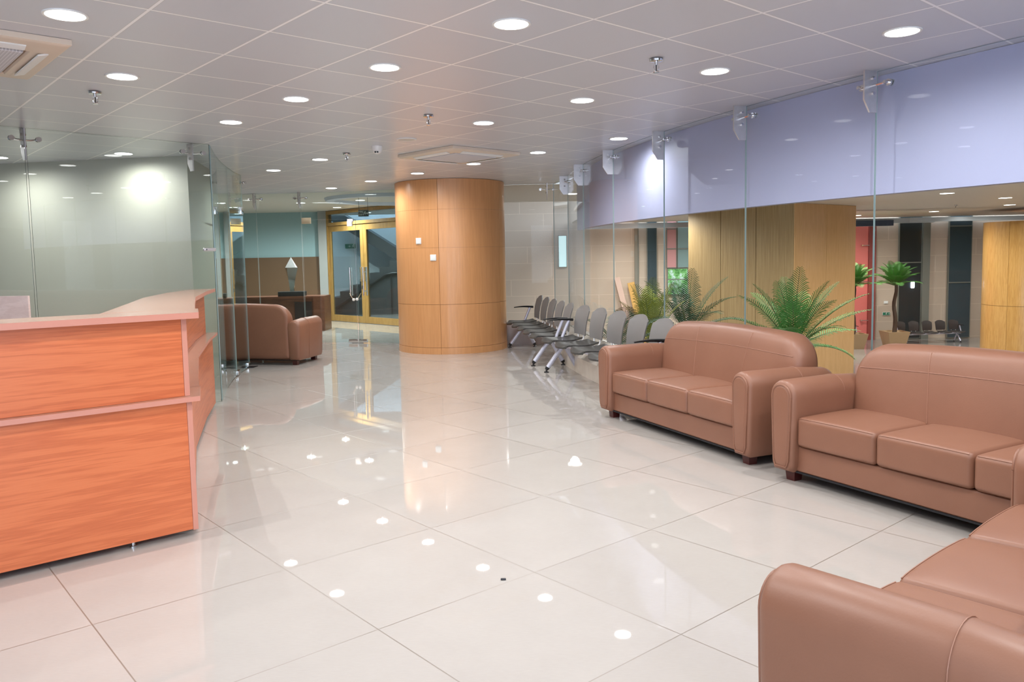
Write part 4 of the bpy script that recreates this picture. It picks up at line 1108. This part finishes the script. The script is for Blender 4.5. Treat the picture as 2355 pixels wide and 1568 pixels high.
# hanging fire exit sign
r = thing('exit_sign', 'hanging FIRE EXIT sign above the double glass doors', 'exit sign', (-2.80, 15.4, 2.355))
b = B(); b.rbox(-.10, .10, 0, .012, -.062, .062, .003, 2); b.build('board', M['stair_dark'], r)
for i, t in enumerate(('FIRE', 'EXIT')):
    cu = bpy.data.curves.new('lettering', 'FONT'); cu.body = t; cu.size = .052; cu.extrude = .001; cu.align_x = 'LEFT'
    o = bpy.data.objects.new('lettering', cu); COL.objects.link(o); o.parent = r; o.location = (-.092, -.002, .012-.055*i); o.rotation_euler = (PI/2, 0, 0); cu.materials.append(M['sign_white'])
    bpy.context.view_layer.update(); me = bpy.data.meshes.new_from_object(o.evaluated_get(bpy.context.evaluated_depsgraph_get())); me.name = 'lettering_'+t.lower()
    o2 = bpy.data.objects.new('lettering', me); COL.objects.link(o2); o2.parent = r; o2.location = o.location; o2.rotation_euler = o.rotation_euler; bpy.data.objects.remove(o)
b = B(); arrow(b, .062, 0, .62, 1); q = b.build('arrow', M['sign_white'], r); q.location = (0, -.003, 0)
b = B(); man(b, .030, .0, .42); q = b.build('pictogram', M['sign_white'], r); q.location = (0, -.003, 0)
for x in (-.085, .085):
    b = B(); b.tube([(x, .006, .06), (x, .006, .308)], .0035, 6); b.build('cable', M['dark_metal'], r)
r = thing('door_magnet', 'small white magnetic lock above the glass door handles', 'door lock', (-2.80, 14.06, 2.10))
b = B(); b.rbox(-.045, .045, -.04, .02, -.045, .045, .006, 2); b.build('housing', M['white_plastic'], r)
b = B(); b.box(-.05, .05, .02, .075, .03, .085); b.build('mount', M['steel'], r)
# coved ring in the back hall ceiling
b = B(); b.loft([[(-2.28+q_*math.cos(2*PI*k/64), 15.85+q_*math.sin(2*PI*k/64), z_) for k in range(64)] for q_, z_ in ((1.33, CEIL-.001), (1.30, CEIL-.06), (1.15, CEIL-.06), (1.12, CEIL-.001), (1.33, CEIL-.001))], 0, False)
struct(b, 'trim_8', plain('blue_grey_cove', (.60, .63, .72, 1), .5), 'shallow round ceiling ring before the oak door', 'ceiling ring')
# brown counter and trophy
r = thing('counter', 'low dark brown counter with a rounded end behind the glass', 'counter', (-4.02, 16.7, 0))
b = B(); b.prism([(-1.9, 0), (-.12, 0), (-.12, .55), (-1.9, .55)], 0, .69); b.build('body', M['counter_brown'], r)
b = B(); b.prism([(-1.95, -.05), (-.12, -.05), (-.12, .60), (-1.95, .60)], .691, .735); b.build('counter_top', M['counter_brown'], r)
b = B(); rings = []
b.prism(ccw([(-.118, -.05), (.02, -.05)]+[(.02+.08*math.sin(t*PI/16), -.05+.08*(1-math.cos(t*PI/16))) for t in range(1, 9)]+[(.10, .60), (-.118, .60)]), 0, .735); b.build('rounded_end', M['counter_brown'], r)
b = B(); b.box(-.52, -.16, -.012, 0, .08, .62); b.build('door', M['black'], r)
r = thing('trophy', 'silver trophy with a pointed top on a black stand behind the glass', 'trophy', (-4.62, 16.85, .735))
b = B(); b.rbox(-.27, .27, -.13, .13, 0, .10, .006, 2); b.build('stand', M['black'], r)
b = B(); rings = []
for v in [i/10 for i in range(11)]:
    w = .055+.11*v**1.3; t = .35*v
    rings.append([(w*math.cos(PI/4+t+k*PI/2), w*.6*math.sin(PI/4+t+k*PI/2), .10+.50*v) for k in range(4)])
b.loft(rings, sm=False); b.build('body', M['chrome'], r)
b = B(); b.add([(-.11, -.07, .602), (.11, -.07, .602), (.11, .07, .602), (-.11, .07, .602), (0, 0, .82)], [(3, 2, 1, 0), (0, 1, 4), (1, 2, 4), (2, 3, 4), (3, 0, 4)], 0, False)
b.build('point', M['steel'], r)
# speck of dirt
r = thing('floor_crumb', 'tiny dark crumb lying on the floor tiles in the foreground', 'crumb', (-.062, 3.52, 0))
b = B(); b.rbox(-.012, .012, -.006, .006, 0, .008, .003, 2); b.build('crumb', M['dark_metal'], r)
b = None
